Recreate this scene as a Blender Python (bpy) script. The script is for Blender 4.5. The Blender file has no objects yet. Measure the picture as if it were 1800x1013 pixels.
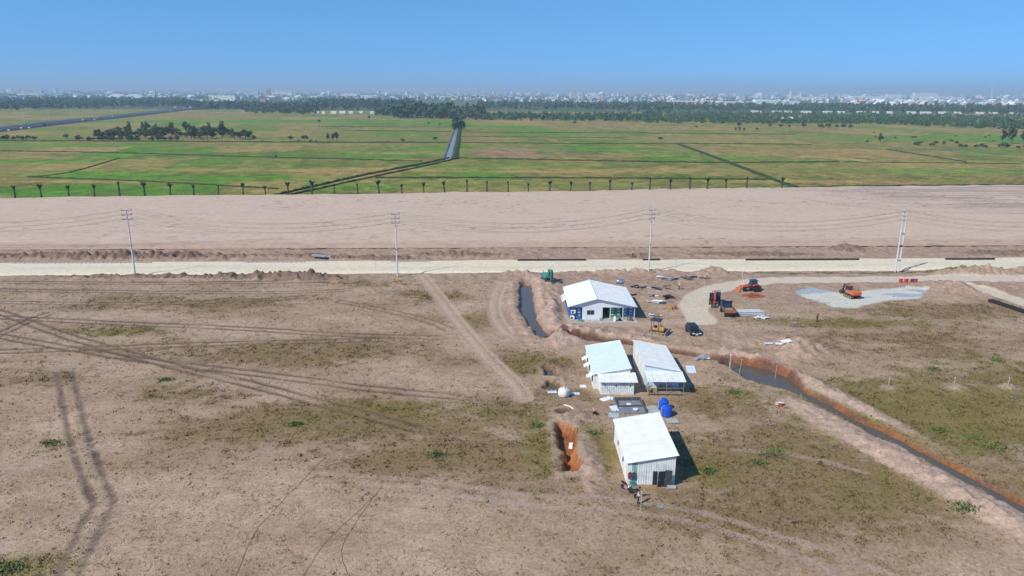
import bpy, bmesh, math, random
import numpy as np
from mathutils import Vector, Matrix
random.seed(7); rng = np.random.default_rng(11)
SC = bpy.context.scene; COL = SC.collection
rad = math.radians
# ------------------------------------------------------------------ camera
F = 1260.0; CH = 45.0; YH = 160.0; RO = rad(.3)      # focal length in photo pixels, drone height (m), horizon row, roll
PIT = math.atan((506.5 - YH) / F)
_f = np.array([0, math.cos(PIT), -math.sin(PIT)]); _r = np.array([1., 0, 0]); _u = np.array([0, math.sin(PIT), math.cos(PIT)])
_R = _r * math.cos(RO) + _u * math.sin(RO); _U = _u * math.cos(RO) - _r * math.sin(RO)
cam = bpy.data.objects.new('camera', bpy.data.cameras.new('camera')); COL.objects.link(cam)
cam.data.sensor_width = 36; cam.data.lens = F / 1800 * 36; cam.data.clip_start = 1; cam.data.clip_end = 90000
cam.matrix_world = Matrix(((_R[0], _U[0], -_f[0], 0), (_R[1], _U[1], -_f[1], 0), (_R[2], _U[2], -_f[2], CH), (0, 0, 0, 1)))
SC.camera = cam
def P(x, y, z=0.0):                                  # photo pixel -> point on the level z
    d = _f + (x - 900) / F * _R - (y - 506.5) / F * _U
    t = (z - CH) / d[2]
    return Vector((d[0] * t, d[1] * t, z))
def PP(pts): return [tuple(P(x, y)[:2]) for x, y in pts]
# ------------------------------------------------------------------ sky, sun, exposure
SUN_EL = rad(43); SH = Vector((.79, .61, 0)).normalized()      # SH: direction in which shadows fall
w = bpy.data.worlds.new('World'); SC.world = w; w.use_nodes = True
nt = w.node_tree; bg = nt.nodes['Background']
sky = nt.nodes.new('ShaderNodeTexSky'); sky.sky_type = 'NISHITA'; sky.sun_disc = False
sky.sun_elevation = SUN_EL; sky.sun_rotation = math.atan2(-SH.x, -SH.y)
sky.altitude = 2500; sky.air_density = 1.0; sky.dust_density = 0.0; sky.ozone_density = 6.0
hs = nt.nodes.new('ShaderNodeHueSaturation'); hs.inputs['Hue'].default_value = .488; hs.inputs['Saturation'].default_value = 1.12; hs.inputs['Value'].default_value = 1.32
tcw = nt.nodes.new('ShaderNodeTexCoord'); sp = nt.nodes.new('ShaderNodeVectorMath'); sp.operation = 'MULTIPLY_ADD'; sp.inputs[1].default_value = (1, 1, .85); sp.inputs[2].default_value = (0, 0, .20)   # thin the pale band at the skyline, all round
nt.links.new(tcw.outputs['Generated'], sp.inputs[0]); nm_ = nt.nodes.new('ShaderNodeVectorMath'); nm_.operation = 'NORMALIZE'; nt.links.new(sp.outputs[0], nm_.inputs[0]); nt.links.new(nm_.outputs[0], sky.inputs['Vector'])
nt.links.new(sky.outputs[0], hs.inputs['Color']); nt.links.new(hs.outputs[0], bg.inputs[0]); bg.inputs[1].default_value = 0.15
sun = bpy.data.objects.new('sun', bpy.data.lights.new('sun', 'SUN')); COL.objects.link(sun)
sun.data.energy = 4.8; sun.data.angle = rad(.53); sun.data.color = (1, .94, .83)
sd = Vector((SH.x * math.cos(SUN_EL), SH.y * math.cos(SUN_EL), -math.sin(SUN_EL)))
sun.rotation_euler = sd.to_track_quat('-Z', 'Y').to_euler()
SC.view_settings.view_transform = 'Standard'; SC.view_settings.look = 'None'
SC.view_settings.exposure = 0.04; SC.view_settings.gamma = 1.0
SC.cycles.use_denoising = True; SC.cycles.max_bounces = 6; SC.cycles.volume_bounces = 0
SC.cycles.sample_clamp_indirect = 6
# ------------------------------------------------------------------ helpers
MATS = {}
def mat(name, col, rough=.8, var=.12, scale=3.0, bump=0.0, metal=0.0, col2=None, attr=None, bscale=None, alpha=None, trans=0.0, objrand=0.0, spec=.35, fleck=0):
    if name in MATS: return MATS[name]
    m = bpy.data.materials.new(name); m.use_nodes = True; n = m.node_tree.nodes; l = m.node_tree.links
    b = n['Principled BSDF']; b.inputs['Roughness'].default_value = rough; b.inputs['Metallic'].default_value = metal
    b.inputs['Specular IOR Level'].default_value = spec
    tc = n.new('ShaderNodeTexCoord'); nz = n.new('ShaderNodeTexNoise'); nz.inputs['Scale'].default_value = scale; nz.inputs['Detail'].default_value = 6
    l.new(tc.outputs['Object'], nz.inputs['Vector'])
    mx = n.new('ShaderNodeMix'); mx.data_type = 'RGBA'
    c2 = col2 if col2 else tuple(max(0, c * (1 - 2.2 * var)) for c in col)
    if attr:
        a = n.new('ShaderNodeAttribute'); a.attribute_name = attr
        k = n.new('ShaderNodeMix'); k.data_type = 'RGBA'; k.blend_type = 'MULTIPLY'; k.inputs[0].default_value = 1
        r = n.new('ShaderNodeMapRange'); r.inputs[1].default_value = .3; r.inputs[2].default_value = .7; r.inputs[3].default_value = 1 - var * 1.6; r.inputs[4].default_value = 1 + var
        l.new(nz.outputs[0], r.inputs[0]); l.new(a.outputs['Color'], k.inputs[6]); l.new(r.outputs[0], k.inputs[7]); res = k.outputs[2]
        if fleck:
            fz = n.new('ShaderNodeTexNoise'); fz.inputs['Scale'].default_value = fleck; fz.inputs['Detail'].default_value = 3; l.new(tc.outputs['Object'], fz.inputs['Vector'])
            fr = n.new('ShaderNodeMapRange'); fr.inputs[1].default_value = .61; fr.inputs[2].default_value = .70; fr.inputs[3].default_value = 1; fr.inputs[4].default_value = .6; l.new(fz.outputs[0], fr.inputs[0])
            k2 = n.new('ShaderNodeMix'); k2.data_type = 'RGBA'; k2.blend_type = 'MULTIPLY'; k2.inputs[0].default_value = 1; l.new(res, k2.inputs[6]); l.new(fr.outputs[0], k2.inputs[7]); res = k2.outputs[2]
        l.new(res, b.inputs['Base Color'])
    else:
        rp = n.new('ShaderNodeMapRange'); rp.inputs[1].default_value = .35; rp.inputs[2].default_value = .68
        l.new(nz.outputs[0], rp.inputs[0]); l.new(rp.outputs[0], mx.inputs[0])
        mx.inputs[6].default_value = (*c2, 1); mx.inputs[7].default_value = (*col, 1)
        out = mx.outputs[2]
        if objrand:
            oi = n.new('ShaderNodeObjectInfo'); hv = n.new('ShaderNodeHueSaturation')
            r2 = n.new('ShaderNodeMapRange'); r2.inputs[3].default_value = 1 - objrand; r2.inputs[4].default_value = 1 + objrand
            l.new(oi.outputs['Random'], r2.inputs[0]); l.new(r2.outputs[0], hv.inputs['Value']); l.new(out, hv.inputs['Color']); out = hv.outputs[0]
        l.new(out, b.inputs['Base Color'])
    if bump:
        nb = n.new('ShaderNodeTexNoise'); nb.inputs['Scale'].default_value = bscale or scale * 3; nb.inputs['Detail'].default_value = 5
        bp = n.new('ShaderNodeBump'); bp.inputs['Strength'].default_value = 1.0; bp.inputs['Distance'].default_value = bump
        l.new(tc.outputs['Object'], nb.inputs['Vector']); l.new(nb.outputs[0], bp.inputs['Height']); l.new(bp.outputs[0], b.inputs['Normal'])
    if alpha: b.inputs['Alpha'].default_value = alpha
    if trans: b.inputs['Transmission Weight'].default_value = trans
    MATS[name] = m; return m
def link(o, parent=None):
    COL.objects.link(o)
    if parent is not None: o.parent = parent
    return o
def tag(o, label=None, cat=None, group=None, kind=None):
    for k, v in (('label', label), ('category', cat), ('group', group), ('kind', kind)):
        if v: o[k] = v
    return o
def thing(name, label, cat, loc=(0, 0, 0), rz=0, group=None):
    o = bpy.data.objects.new(name, None); o.empty_display_size = .3; COL.objects.link(o)
    o.location = loc; o.rotation_euler = (0, 0, rz); return tag(o, label, cat, group)
def mesh_np(name, V, Fc, m, smooth=False, attr=None, uvq=4):
    me = bpy.data.meshes.new(name); V = np.asarray(V, dtype=np.float32); Fc = np.asarray(Fc, dtype=np.int32)
    nf, k = Fc.shape
    me.vertices.add(len(V)); me.vertices.foreach_set('co', V.ravel())
    me.loops.add(nf * k); me.loops.foreach_set('vertex_index', Fc.ravel())
    me.polygons.add(nf); me.polygons.foreach_set('loop_start', np.arange(0, nf * k, k, dtype=np.int32))
    if smooth: me.polygons.foreach_set('use_smooth', np.ones(nf, dtype=bool))
    if attr is not None:
        ca = me.color_attributes.new('Col', 'FLOAT_COLOR', 'POINT')
        ca.data.foreach_set('color', np.concatenate([attr, np.ones((len(attr), 1))], 1).astype(np.float32).ravel())
    me.update(calc_edges=True); me.validate()
    if m: me.materials.append(m)
    return me
class MB:
    def __init__(s): s.v = []; s.f = []
    def add(s, vs, fs):
        o = len(s.v); s.v += [tuple(v) for v in vs]; s.f += [tuple(i + o for i in q) for q in fs]; return s
    def box(s, c, d, M=None):
        vs = [Vector((c[0] + sx * d[0] / 2, c[1] + sy * d[1] / 2, c[2] + sz * d[2] / 2)) for sz in (-1, 1) for sy in (-1, 1) for sx in (-1, 1)]
        if M is not None: vs = [M @ v for v in vs]
        return s.add(vs, [(0, 2, 3, 1), (4, 5, 7, 6), (0, 1, 5, 4), (2, 6, 7, 3), (0, 4, 6, 2), (1, 3, 7, 5)])
    def cyl(s, a, b, r0, r1=None, n=8, cap=True):
        r1 = r0 if r1 is None else r1; a = Vector(a); b = Vector(b); q = (b - a).to_track_quat('Z', 'Y')
        vs = []
        for c, r in ((a, r0), (b, r1)):
            for i in range(n):
                t = 2 * math.pi * i / n; vs.append(c + q @ Vector((r * math.cos(t), r * math.sin(t), 0)))
        fs = [(i, (i + 1) % n, n + (i + 1) % n, n + i) for i in range(n)]
        if cap: fs += [tuple(range(n - 1, -1, -1)), tuple(range(n, 2 * n))]
        return s.add(vs, fs)
    def tube(s, pts, r, n=5):
        for a, b in zip(pts[:-1], pts[1:]): s.cyl(a, b, r, r, n, True)
        return s
    def prism(s, pts, y0, y1, M=None):               # side profile in (x,z), extruded in y
        n = len(pts); vs = [Vector((x, y0, z)) for x, z in pts] + [Vector((x, y1, z)) for x, z in pts]
        if M is not None: vs = [M @ v for v in vs]
        return s.add(vs, [(i, (i + 1) % n, n + (i + 1) % n, n + i) for i in range(n)] + [tuple(range(n - 1, -1, -1)), tuple(range(n, 2 * n))])
    def lathe(s, prof, n=14, axis='Z', c=(0, 0, 0)):
        vs = []
        for r, h in prof:
            for i in range(n):
                t = 2 * math.pi * i / n; x, y = r * math.cos(t), r * math.sin(t)
                v = (x, y, h) if axis == 'Z' else (x, h, y)
                vs.append((v[0] + c[0], v[1] + c[1], v[2] + c[2]))
        k = len(prof)
        fs = [(j * n + i, j * n + (i + 1) % n, (j + 1) * n + (i + 1) % n, (j + 1) * n + i) for j in range(k - 1) for i in range(n)]
        return s.add(vs, fs + [tuple(range(n)), tuple(range((k - 1) * n, k * n))])
    def sheet(s, o, u, v, nrm, wd, ht, pitch=.30, dep=.022):      # ribbed metal sheet: ribs run along v
        o, u, v, nrm = Vector(o), Vector(u), Vector(v), Vector(nrm); k = max(1, round(wd / pitch)); p = wd / k; prof = []
        for i in range(k): prof += [(i * p, 0), (i * p + p * .55, 0), (i * p + p * .68, dep), (i * p + p * .87, dep)]
        prof.append((wd, 0)); vs = []
        for q in (0, ht): vs += [o + u * a + nrm * b + v * q for a, b in prof]
        n = len(prof); return s.add(vs, [(i, i + 1, n + i + 1, n + i) for i in range(n - 1)])
    def build(s, name, m, parent=None, loc=None, rz=None, smooth=False, bevel=0):
        me = bpy.data.meshes.new(name); me.from_pydata(s.v, [], s.f)
        bm = bmesh.new(); bm.from_mesh(me); bmesh.ops.recalc_face_normals(bm, faces=bm.faces)
        if bevel: bmesh.ops.bevel(bm, geom=list(bm.edges), offset=bevel, segments=1, affect='EDGES', clamp_overlap=True)
        bm.to_mesh(me); bm.free(); me.materials.append(m)
        if smooth: me.polygons.foreach_set('use_smooth', [True] * len(me.polygons))
        o = bpy.data.objects.new(name, me); link(o, parent)
        if loc is not None: o.location = loc
        if rz is not None: o.rotation_euler = (0, 0, rz)
        return o
def copy_tree(o, parent=None):
    c = o.copy(); COL.objects.link(c); c.parent = parent
    for ch in list(o.children): copy_tree(ch, c)
    return c
def RX(a): return Matrix.Rotation(a, 4, 'X')
def RY(a): return Matrix.Rotation(a, 4, 'Y')
def RZ(a): return Matrix.Rotation(a, 4, 'Z')
def T(x, y, z): return Matrix.Translation((x, y, z))
# value noise on the ground plane
def vn(x, y, s):
    x = np.asarray(x, float); y = np.asarray(y, float); ix = np.floor(x).astype(np.int64); iy = np.floor(y).astype(np.int64); fx = x - ix; fy = y - iy
    def h(i, j):
        n = (i * 374761393 + j * 668265263 + s * 974634321) & 0xFFFFFFFF
        n = ((n ^ (n >> 13)) * 1274126177) & 0xFFFFFFFF
        return ((n ^ (n >> 16)) & 0xFFFF) / 65535.0
    u = fx * fx * (3 - 2 * fx); v = fy * fy * (3 - 2 * fy)
    return (h(ix, iy) * (1 - u) + h(ix + 1, iy) * u) * (1 - v) + (h(ix, iy + 1) * (1 - u) + h(ix + 1, iy + 1) * u) * v
def fbm(x, y, s, o=4):
    t = 0; a = .5; g = 0
    for k in range(o): t = t + a * vn(x * 2 ** k, y * 2 ** k, s + k * 17); g += a; a *= .5
    return t / g
def sst(a, b, x): t = np.clip((x - a) / (b - a), 0, 1); return t * t * (3 - 2 * t)
def pdist(X, Y, pts, pad=12):                         # distance, position along, signed side (+ = left of travel)
    D = np.full(X.shape, 1e6); S = np.zeros(X.shape); G = np.zeros(X.shape); s0 = 0
    for (x0, y0), (x1, y1) in zip(pts[:-1], pts[1:]):
        L = math.hypot(x1 - x0, y1 - y0) or 1e-6
        m = (X > min(x0, x1) - pad) & (X < max(x0, x1) + pad) & (Y > min(y0, y1) - pad) & (Y < max(y0, y1) + pad)
        if m.any():
            dx, dy = X[m] - x0, Y[m] - y0; ux, uy = (x1 - x0) / L, (y1 - y0) / L
            t = np.clip(dx * ux + dy * uy, 0, L); d = np.hypot(dx - t * ux, dy - t * uy)
            b = d < D[m]; idx = np.flatnonzero(m.ravel())[b]
            D.ravel()[idx] = d[b]; S.ravel()[idx] = (s0 + t)[b]; G.ravel()[idx] = np.sign(ux * dy - uy * dx)[b]
        s0 += L
    return D, S, G
def smooth_line(pts, n=6):                            # Catmull-Rom
    q = [pts[0]] + list(pts) + [pts[-1]]; out = []
    for i in range(1, len(q) - 2):
        p0, p1, p2, p3 = [np.array(k, float) for k in q[i - 1:i + 3]]
        for t in np.linspace(0, 1, n, endpoint=False):
            out.append(tuple(.5 * (2 * p1 + (p2 - p0) * t + (2 * p0 - 5 * p1 + 4 * p2 - p3) * t * t + (3 * p1 - p0 - 3 * p2 + p3) * t ** 3)))
    return out + [tuple(pts[-1])]
# ------------------------------------------------------------------ the lie of the land (near site)
DITCH_A = smooth_line(PP([(925, 497), (926, 520), (929, 545), (940, 568), (958, 588)]))
DITCH_B = smooth_line(PP([(950, 582), (1010, 593), (1110, 603), (1190, 619), (1282, 634)]))
DITCH_C = smooth_line(PP([(1284, 636), (1320, 648), (1370, 668), (1430, 698), (1500, 735), (1640, 806), (1780, 880), (1900, 940)]))
ROADC = [(-260, 174.0), (-132, 179.6), (0, 185.6), (140, 191.6), (270, 197.2)]
HAUL = smooth_line(PP([(1900, 489), (1700, 490), (1500, 492), (1370, 493), (1300, 500), (1245, 512), (1222, 530), (1222, 548), (1232, 563)]))
SPUR = smooth_line(PP([(1650, 491), (1710, 506), (1760, 520), (1850, 548)]))
APRON = PP([(1398, 512), (1425, 506), (1460, 510), (1480, 517), (1530, 510), (1600, 506), (1632, 510), (1612, 524), (1560, 528), (1500, 541), (1465, 542), (1430, 528), (1405, 520)])
DIRT = [smooth_line(PP([(742, 486), (770, 520), (800, 560), (850, 620), (905, 675), (920, 700)]))]
LOOP = [smooth_line(PP([(1240, 566), (1180, 566), (1100, 571), (1010, 572), (985, 560)])), smooth_line(PP([(880, 500), (868, 530), (872, 560), (890, 585)]))]
WET_AND_SHADE = [([(-40, 553), (0, 557), (200, 567), (433, 578), (600, 588), (800, 594)], 1.0), ([(-40, 540), (0, 548), (120, 590), (300, 642), (420, 670), (620, 722), (760, 760)], 1.1),
       ([(-40, 583), (0, 590), (250, 632), (450, 656), (640, 681), (840, 700)], 1.0), ([(-40, 618), (0, 617), (180, 611), (420, 603), (700, 596)], .8),
       ([(0, 531), (250, 533), (450, 527), (560, 519)], .7), ([(-40, 509), (200, 512), (480, 514), (640, 507)], .8), ([(600, 530), (680, 545), (760, 566), (800, 585)], .6),
       ([(-20, 596), (60, 560), (110, 545)], .8), ([(-40, 497), (300, 497), (600, 494)], 1.1)]  # last run: roadside line, wet soil plus a shadow painted into the ground colour
WET_AND_SHADE = [(smooth_line(PP(a)), b) for a, b in WET_AND_SHADE]
WIDE = [smooth_line(PP(a)) for a in ([(100, 655), (104, 671), (118, 747), (134, 804), (165, 889)], [(128, 655), (132, 673), (153, 755), (179, 828), (202, 880)])]
WIDE2 = [smooth_line(PP(a)) for a in ([(165, 889), (130, 950), (98, 1030)], [(202, 880), (165, 955), (130, 1030)])]
TREAD = [smooth_line(PP(a)) for a in ([(-40, 840), (0, 826), (100, 795), (190, 768)], [(-40, 860), (0, 842), (110, 806), (200, 776)], [(500, 828), (740, 845), (900, 868), (1100, 880), (1250, 905), (1400, 950), (1520, 990), (1600, 1020)],
         [(640, 850), (740, 858), (900, 886), (1080, 898), (1230, 922), (1380, 968), (1480, 1013)], [(1290, 790), (1400, 800), (1520, 830)])]
PITS = [(PP([(981, 744), (1004, 749), (1012, 768), (1010, 790), (1021, 812), (1018, 827), (988, 831), (991, 800), (984, 775)]), 1.3), (PP([(958, 642), (972, 645), (978, 663), (960, 660)]), 1.1),
        (PP([(962, 667), (978, 668), (982, 682), (958, 681)]), 1.1), (PP([(985, 722), (1000, 720), (1004, 730), (986, 731)]), .7)]
MOUNDS = [(1410, 622, 7, 5, 1.5), (1392, 612, 4, 3, .9), (1255, 483, 4.5, 3, 2.0), (1232, 487, 3, 2, 1.0), (1700, 480, 9, 3.5, 1.7), (1660, 484, 4, 2, .7), (1790, 474, 5, 3, 1.9), (1750, 480, 5, 2.5, 1.0),
          (1487, 441, 6, 4, 1.9), (1680, 508, 11, 7, 1.5), (1080, 478, 7, 2.5, 1.1), (1120, 477, 4, 2.5, 1.5), (1165, 478, 5, 2.5, 1.2), (1010, 478, 6, 2, .7), (905, 482, 5, 2.5, .8), (980, 545, 4, 8, .7),
          (1040, 585, 7, 3, .7), (1000, 590, 5, 2, .8), (1035, 815, 2, 9, .55), (1012, 735, 3, 1.5, .5), (1310, 600, 12, 5, .5), (1677, 682, 2.2, 1.6, .5), (1772, 682, 2, 1.4, .45), (1562, 682, 1.6, 1.2, .35),
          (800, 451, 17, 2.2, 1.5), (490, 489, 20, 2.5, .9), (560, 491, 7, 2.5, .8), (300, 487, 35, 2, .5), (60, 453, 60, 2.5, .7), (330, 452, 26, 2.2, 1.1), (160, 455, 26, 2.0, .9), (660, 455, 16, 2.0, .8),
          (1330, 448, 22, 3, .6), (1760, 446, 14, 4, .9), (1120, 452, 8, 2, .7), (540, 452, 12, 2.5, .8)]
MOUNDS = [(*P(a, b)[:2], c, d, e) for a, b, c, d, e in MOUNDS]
# dry-grass cover: (pixel, radius x, radius y in metres, brown, olive)
COVER = [(650, 740, 28, 8, .9, .5), (480, 620, 30, 7, .8, .35), (200, 582, 16, 4, .6, .7), (330, 530, 40, 8, .55, .3), (60, 660, 14, 5, .7, .2), (830, 800, 22, 8, .8, .35), (860, 720, 10, 6, .6, .7), (690, 720, 14, 4, .5, .75),
         (340, 690, 12, 5, .5, .4), (1660, 720, 26, 16, .6, 1.1), (1780, 660, 22, 14, .5, .6), (1500, 690, 10, 10, .4, .6), (1350, 800, 20, 9, 1.0, .5), (1560, 860, 20, 10, .9, .55), (1280, 700, 9, 7, .8, .55), (1250, 830, 7, 6, .6, .7),
         (1420, 900, 20, 8, .7, .25), (1500, 568, 20, 4, .6, .9), (1650, 545, 24, 8, .75, .35), (1620, 600, 30, 9, .6, .2), (760, 520, 10, 6, .6, .6), (840, 570, 6, 10, .6, .6), (940, 640, 8, 8, .7, .6), (1040, 780, 5, 9, .5, .8), (950, 780, 5, 12, .6, .7), (980, 690, 9, 4, .6, .3),
         (40, 1000, 5, 3, .3, 1.0), (300, 480, 50, 3, .5, .3), (700, 500, 18, 4, .5, .4), (120, 780, 8, 5, .3, .1)]
COVER = [(*P(a, b)[:2], c, d, e, g) for a, b, c, d, e, g in COVER]
def inpoly(X, Y, poly):
    r = np.zeros(X.shape, bool); j = len(poly) - 1
    for i in range(len(poly)):
        xi, yi = poly[i]; xj, yj = poly[j]
        c = ((yi > Y) != (yj > Y)) & (X < (xj - xi) * (Y - yi) / ((yj - yi) or 1e-9) + xi); r ^= c; j = i
    return r
def poly_sd(X, Y, poly, pad=6):                       # signed distance, negative inside
    d, _, _ = pdist(X, Y, list(poly) + [poly[0]], pad); return np.where(inpoly(X, Y, poly), -d, d)
SITES = [(13.65, 19.45, 75.8, 87.2), (12.7, 19, 102, 116.9), (20.7, 26.6, 101.6, 115.9), (11.2, 25.4, 137.4, 155)]
C = lambda *a: np.array(a)
def land(X, Y):
    X = np.asarray(X, float); Y = np.asarray(Y, float)
    flat = np.zeros(X.shape)
    dR, _, _ = pdist(X, Y, ROADC, 20); road = sst(8.0, 6.2, dR)
    dH, _, _ = pdist(X, Y, HAUL); dS, _, _ = pdist(X, Y, SPUR); wob = (fbm(X / 5, Y / 5, 71, 3) - .5) * 2.2
    haul = np.maximum(sst(3.4, 2.6, dH + wob * .6), sst(2.8, 2.2, dS + wob * .6))
    sdA = poly_sd(X, Y, APRON) + wob; apr = sst(.6, -.4, sdA)
    for x0, x1, y0, y1 in SITES:
        flat = np.maximum(flat, sst(2.5, .3, np.maximum(np.maximum(x0 - X, X - x1), np.maximum(y0 - Y, Y - y1))))
    flat = np.maximum(flat, np.maximum(haul, apr) * .9)
    churn = sst(150, 166, Y + (fbm(X / 9, Y / 9, 5, 3) - .5) * 26) * sst(-2, 8, X + (Y - 150) * .3) + sst(170, 173, Y + (fbm(X / 7, Y / 4, 6, 3) - .5) * 5)
    churn = np.maximum(churn, sst(16, 6, np.hypot((X - 14) / 1.6, Y - 135)) * .9); churn = np.clip(churn, 0, 1)
    z = (fbm(X / 30, Y / 30, 1, 3) - .5) * .35 + (fbm(X / 3.2, Y / 3.2, 2, 3) - .5) * .16 + (vn(X / .75, Y / .75, 3) - .5) * .09
    z = z + churn * ((fbm(X / 1.7, Y / 1.7, 9, 3) - .5) * .6 + (vn(X / .6, Y / .6, 10) - .5) * .16)
    # cover colours
    br = np.zeros(X.shape); ol = np.zeros(X.shape)
    for x, y, a, b, e, g in COVER:
        q = np.exp(-(((X - x) / a) ** 2 + ((Y - y) / b) ** 2)); br = np.maximum(br, q * e); ol = np.maximum(ol, q * g)
    n1 = fbm(X / 9, Y / 5, 21, 4); n2 = fbm(X / 1.6, Y / 1.1, 22, 3); n3 = fbm(X / 3.5, Y / 2.0, 23, 4)
    brm = np.clip(sst(.30, .85, br * .9 + n1 * .58 + (n2 - .5) * .8 - .09), 0, 1); olm = sst(.50, 1.0, ol * .95 + n3 * .55 + (n2 - .5) * .5 - .02)
    sand = C(.47, .338, .243); sand2 = C(.305, .207, .132); brown = C(.215, .142, .068); olive = C(.185, .152, .040)
    k = lambda m: m[..., None]
    col = sand * (1 - k(n1)) + sand2 * k(n1); col = col * k(.78 + .44 * n2)
    col = col * (1 - k(brm * .85)) + brown * k(brm * .85); col = col * (1 - k(olm * .72)) + olive * k(olm * .72)
    grass = np.clip(.30 + .25 * n3 + brm * .8 + olm * .7, 0, 1)
    def paint(m, c, g=1.0):
        nonlocal col, grass
        col = col * (1 - k(m)) + np.asarray(c) * k(m); grass = grass * (1 - m * g)
    paint(churn * .8, C(.36, .245, .185) * k(.75 + .5 * n2))
    # tracks
    for pts in DIRT + LOOP:
        d, s, g = pdist(X, Y, pts); m = sst(2.0, 1.4, d); paint(m * .8, C(.47, .335, .25)); rut = np.exp(-((d - .95) / .3) ** 2); z = z * (1 - m * .6) - rut * .12; paint(rut * .35, C(.33, .225, .165))
    for pts, st in WET_AND_SHADE:
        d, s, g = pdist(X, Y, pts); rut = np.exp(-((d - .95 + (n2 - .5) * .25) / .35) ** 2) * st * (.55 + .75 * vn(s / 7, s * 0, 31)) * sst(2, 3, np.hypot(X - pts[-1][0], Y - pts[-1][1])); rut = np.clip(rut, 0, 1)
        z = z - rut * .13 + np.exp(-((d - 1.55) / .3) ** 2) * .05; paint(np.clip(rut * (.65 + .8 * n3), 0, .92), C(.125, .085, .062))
    for j, L in enumerate((WIDE, WIDE2)):
        for pts in L:
            d, s, g = pdist(X, Y, pts); m = sst(.5, .3, d + (n2 - .5) * .4) * (.55 + .6 * n3); z = z * (1 - m) - m * (.12 - .06 * j) + np.exp(-((d - .62) / .14) ** 2) * .07; paint(m * (1.0 - .2 * j), C(.165, .115, .085) * k(.6 + .8 * n2))
    for pts in TREAD:
        d, s, g = pdist(X, Y, pts); m = sst(.55, .4, d); rib = .5 + .5 * np.sin(s * 2 * math.pi / .75); z = z - m * .05 + m * rib * .09; paint(m * .5, C(.40, .30, .24))
    # spoil, mounds, pits, ditches
    cl = C(.44, .31, .24) * k(.82 + .36 * n2)
    lump = (fbm(X / 1.3, Y / 1.3, 41, 3) - .5); clod = (vn(X / .62, Y / .62, 44) - .5) + .7 * (fbm(X / 1.9, Y / 1.9, 45, 2) - .5)
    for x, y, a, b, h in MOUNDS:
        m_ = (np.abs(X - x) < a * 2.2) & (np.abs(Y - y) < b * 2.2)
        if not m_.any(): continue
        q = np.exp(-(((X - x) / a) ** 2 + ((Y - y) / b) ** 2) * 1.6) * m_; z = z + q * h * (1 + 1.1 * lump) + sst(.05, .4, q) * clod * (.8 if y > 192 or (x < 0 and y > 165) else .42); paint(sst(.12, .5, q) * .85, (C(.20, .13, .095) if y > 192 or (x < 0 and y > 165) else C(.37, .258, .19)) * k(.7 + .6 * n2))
    dA, sA, gA = pdist(X, Y, DITCH_A); dB, sB, gB = pdist(X, Y, DITCH_B); dC, sC, gC = pdist(X, Y, DITCH_C)
    jit = lump * .8
    eC = np.exp(-((dC - 4.6) / 2.5) ** 2) * (gC < 0) * .9 * sst(12, 22, sC) * (.6 + .8 * vn(sC / 7, sC * 0, 49)) + np.exp(-((dC - 3.6) / 1.6) ** 2) * (gC > 0) * sst(45, 10, sC) * .9
    eA = np.exp(-((dA - 5) / 2.6) ** 2) * (gA > 0) * .7 + np.exp(-((dA - 3.4) / 1.0) ** 2) * .3; eB = np.exp(-((dB - 2.4) / 1.2) ** 2) * (gB > 0) * .4 * (.3 + 1.4 * vn(X / 5, Y / 5, 43))
    bank = np.maximum(np.maximum(eA, eB), eC); z = z + bank * (1 + 1.4 * lump) * (.75 + .5 * vn(X / 4, Y / 4, 46)) + sst(.05, .3, bank) * clod * .34; paint(sst(.1, .4, bank) * .92, cl)
    wA = 1.3 + jit * 1.0 + .6 * (vn(sA / 4, sA * 0, 48) - .5); wB = .55 + jit * .35; wC = .62 + 2.45 * np.exp(-((sC - 6.5) / 5.0) ** 2) + jit * .9 + .7 * (vn(sC / 5, sC * 0, 47) - .5)
    red = (C(.15, .075, .05) * (1 - k(sst(.4, .62, n3))) + C(.235, .095, .045) * k(sst(.4, .62, n3))) * k(.65 + .7 * n2)
    paint(sst(wC + 1.5, wC + .5, dC + lump) * (gC > 0), red); paint(sst(wC + .7, wC + .3, dC) * (gC < 0) * .7, C(.21, .13, .085)); paint(sst(wB + .9, wB, dB), C(.13, .066, .045) * k(.7 + .6 * n2)); paint(sst(wA + .6, wA, dA) * .8, C(.27, .17, .12))
    z = z - sst(wA + .55, wA - .35, dA) * 1.9 - sst(wB + .55, wB - .4, dB) * .6 - sst(wC + 1.0, wC - .4, dC) * 1.75
    for i, (poly, dep) in enumerate(PITS):
        sd_ = poly_sd(X, Y, poly) + lump * 1.1 + (n3 - .5) * .9; rim = np.exp(-((sd_ - 1.0) / .6) ** 2) * .16 * (.3 + 1.4 * n3); z = z + rim * (1 + lump); paint(sst(.05, .2, rim) * .6, cl)
        m = sst(.18, -.22, sd_); z = z - m * dep; paint(sst(.35, .1, sd_), C(.34, .125, .05) * k(.25 + 1.3 * n3) if i == 0 else C(.17, .10, .07))
    # roads: levelled
    lv = np.maximum(flat, 0); z = z * (1 - .85 * lv)
    paint(haul * .95, C(.60, .50, .385) * k(.92 + .16 * n2)); paint(apr, np.where(k(sst(.45, .62, fbm(X / 9, Y / 3, 77, 3)) > .6), C(.58, .55, .48), C(.36, .40, .44)) * k(.9 + .2 * n2))
    z = z * (1 - road) - .12 * road; grass = grass * (1 - road)
    ver = np.exp(-((dR - 9.5) / .8) ** 2) * (Y < 186 + X * .043) * sst(55, 70, X) * sst(125, 115, X) * sst(.35, .55, n3); paint(ver * .9, C(.075, .12, .03), 0)
    grass = np.maximum(grass, ver); grass = grass * (1 - np.clip(flat, 0, 1))
    return z, np.clip(col, .01, .9), grass
def gz(x, y): return float(land(np.array([x]), np.array([y]))[0][0])
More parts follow.
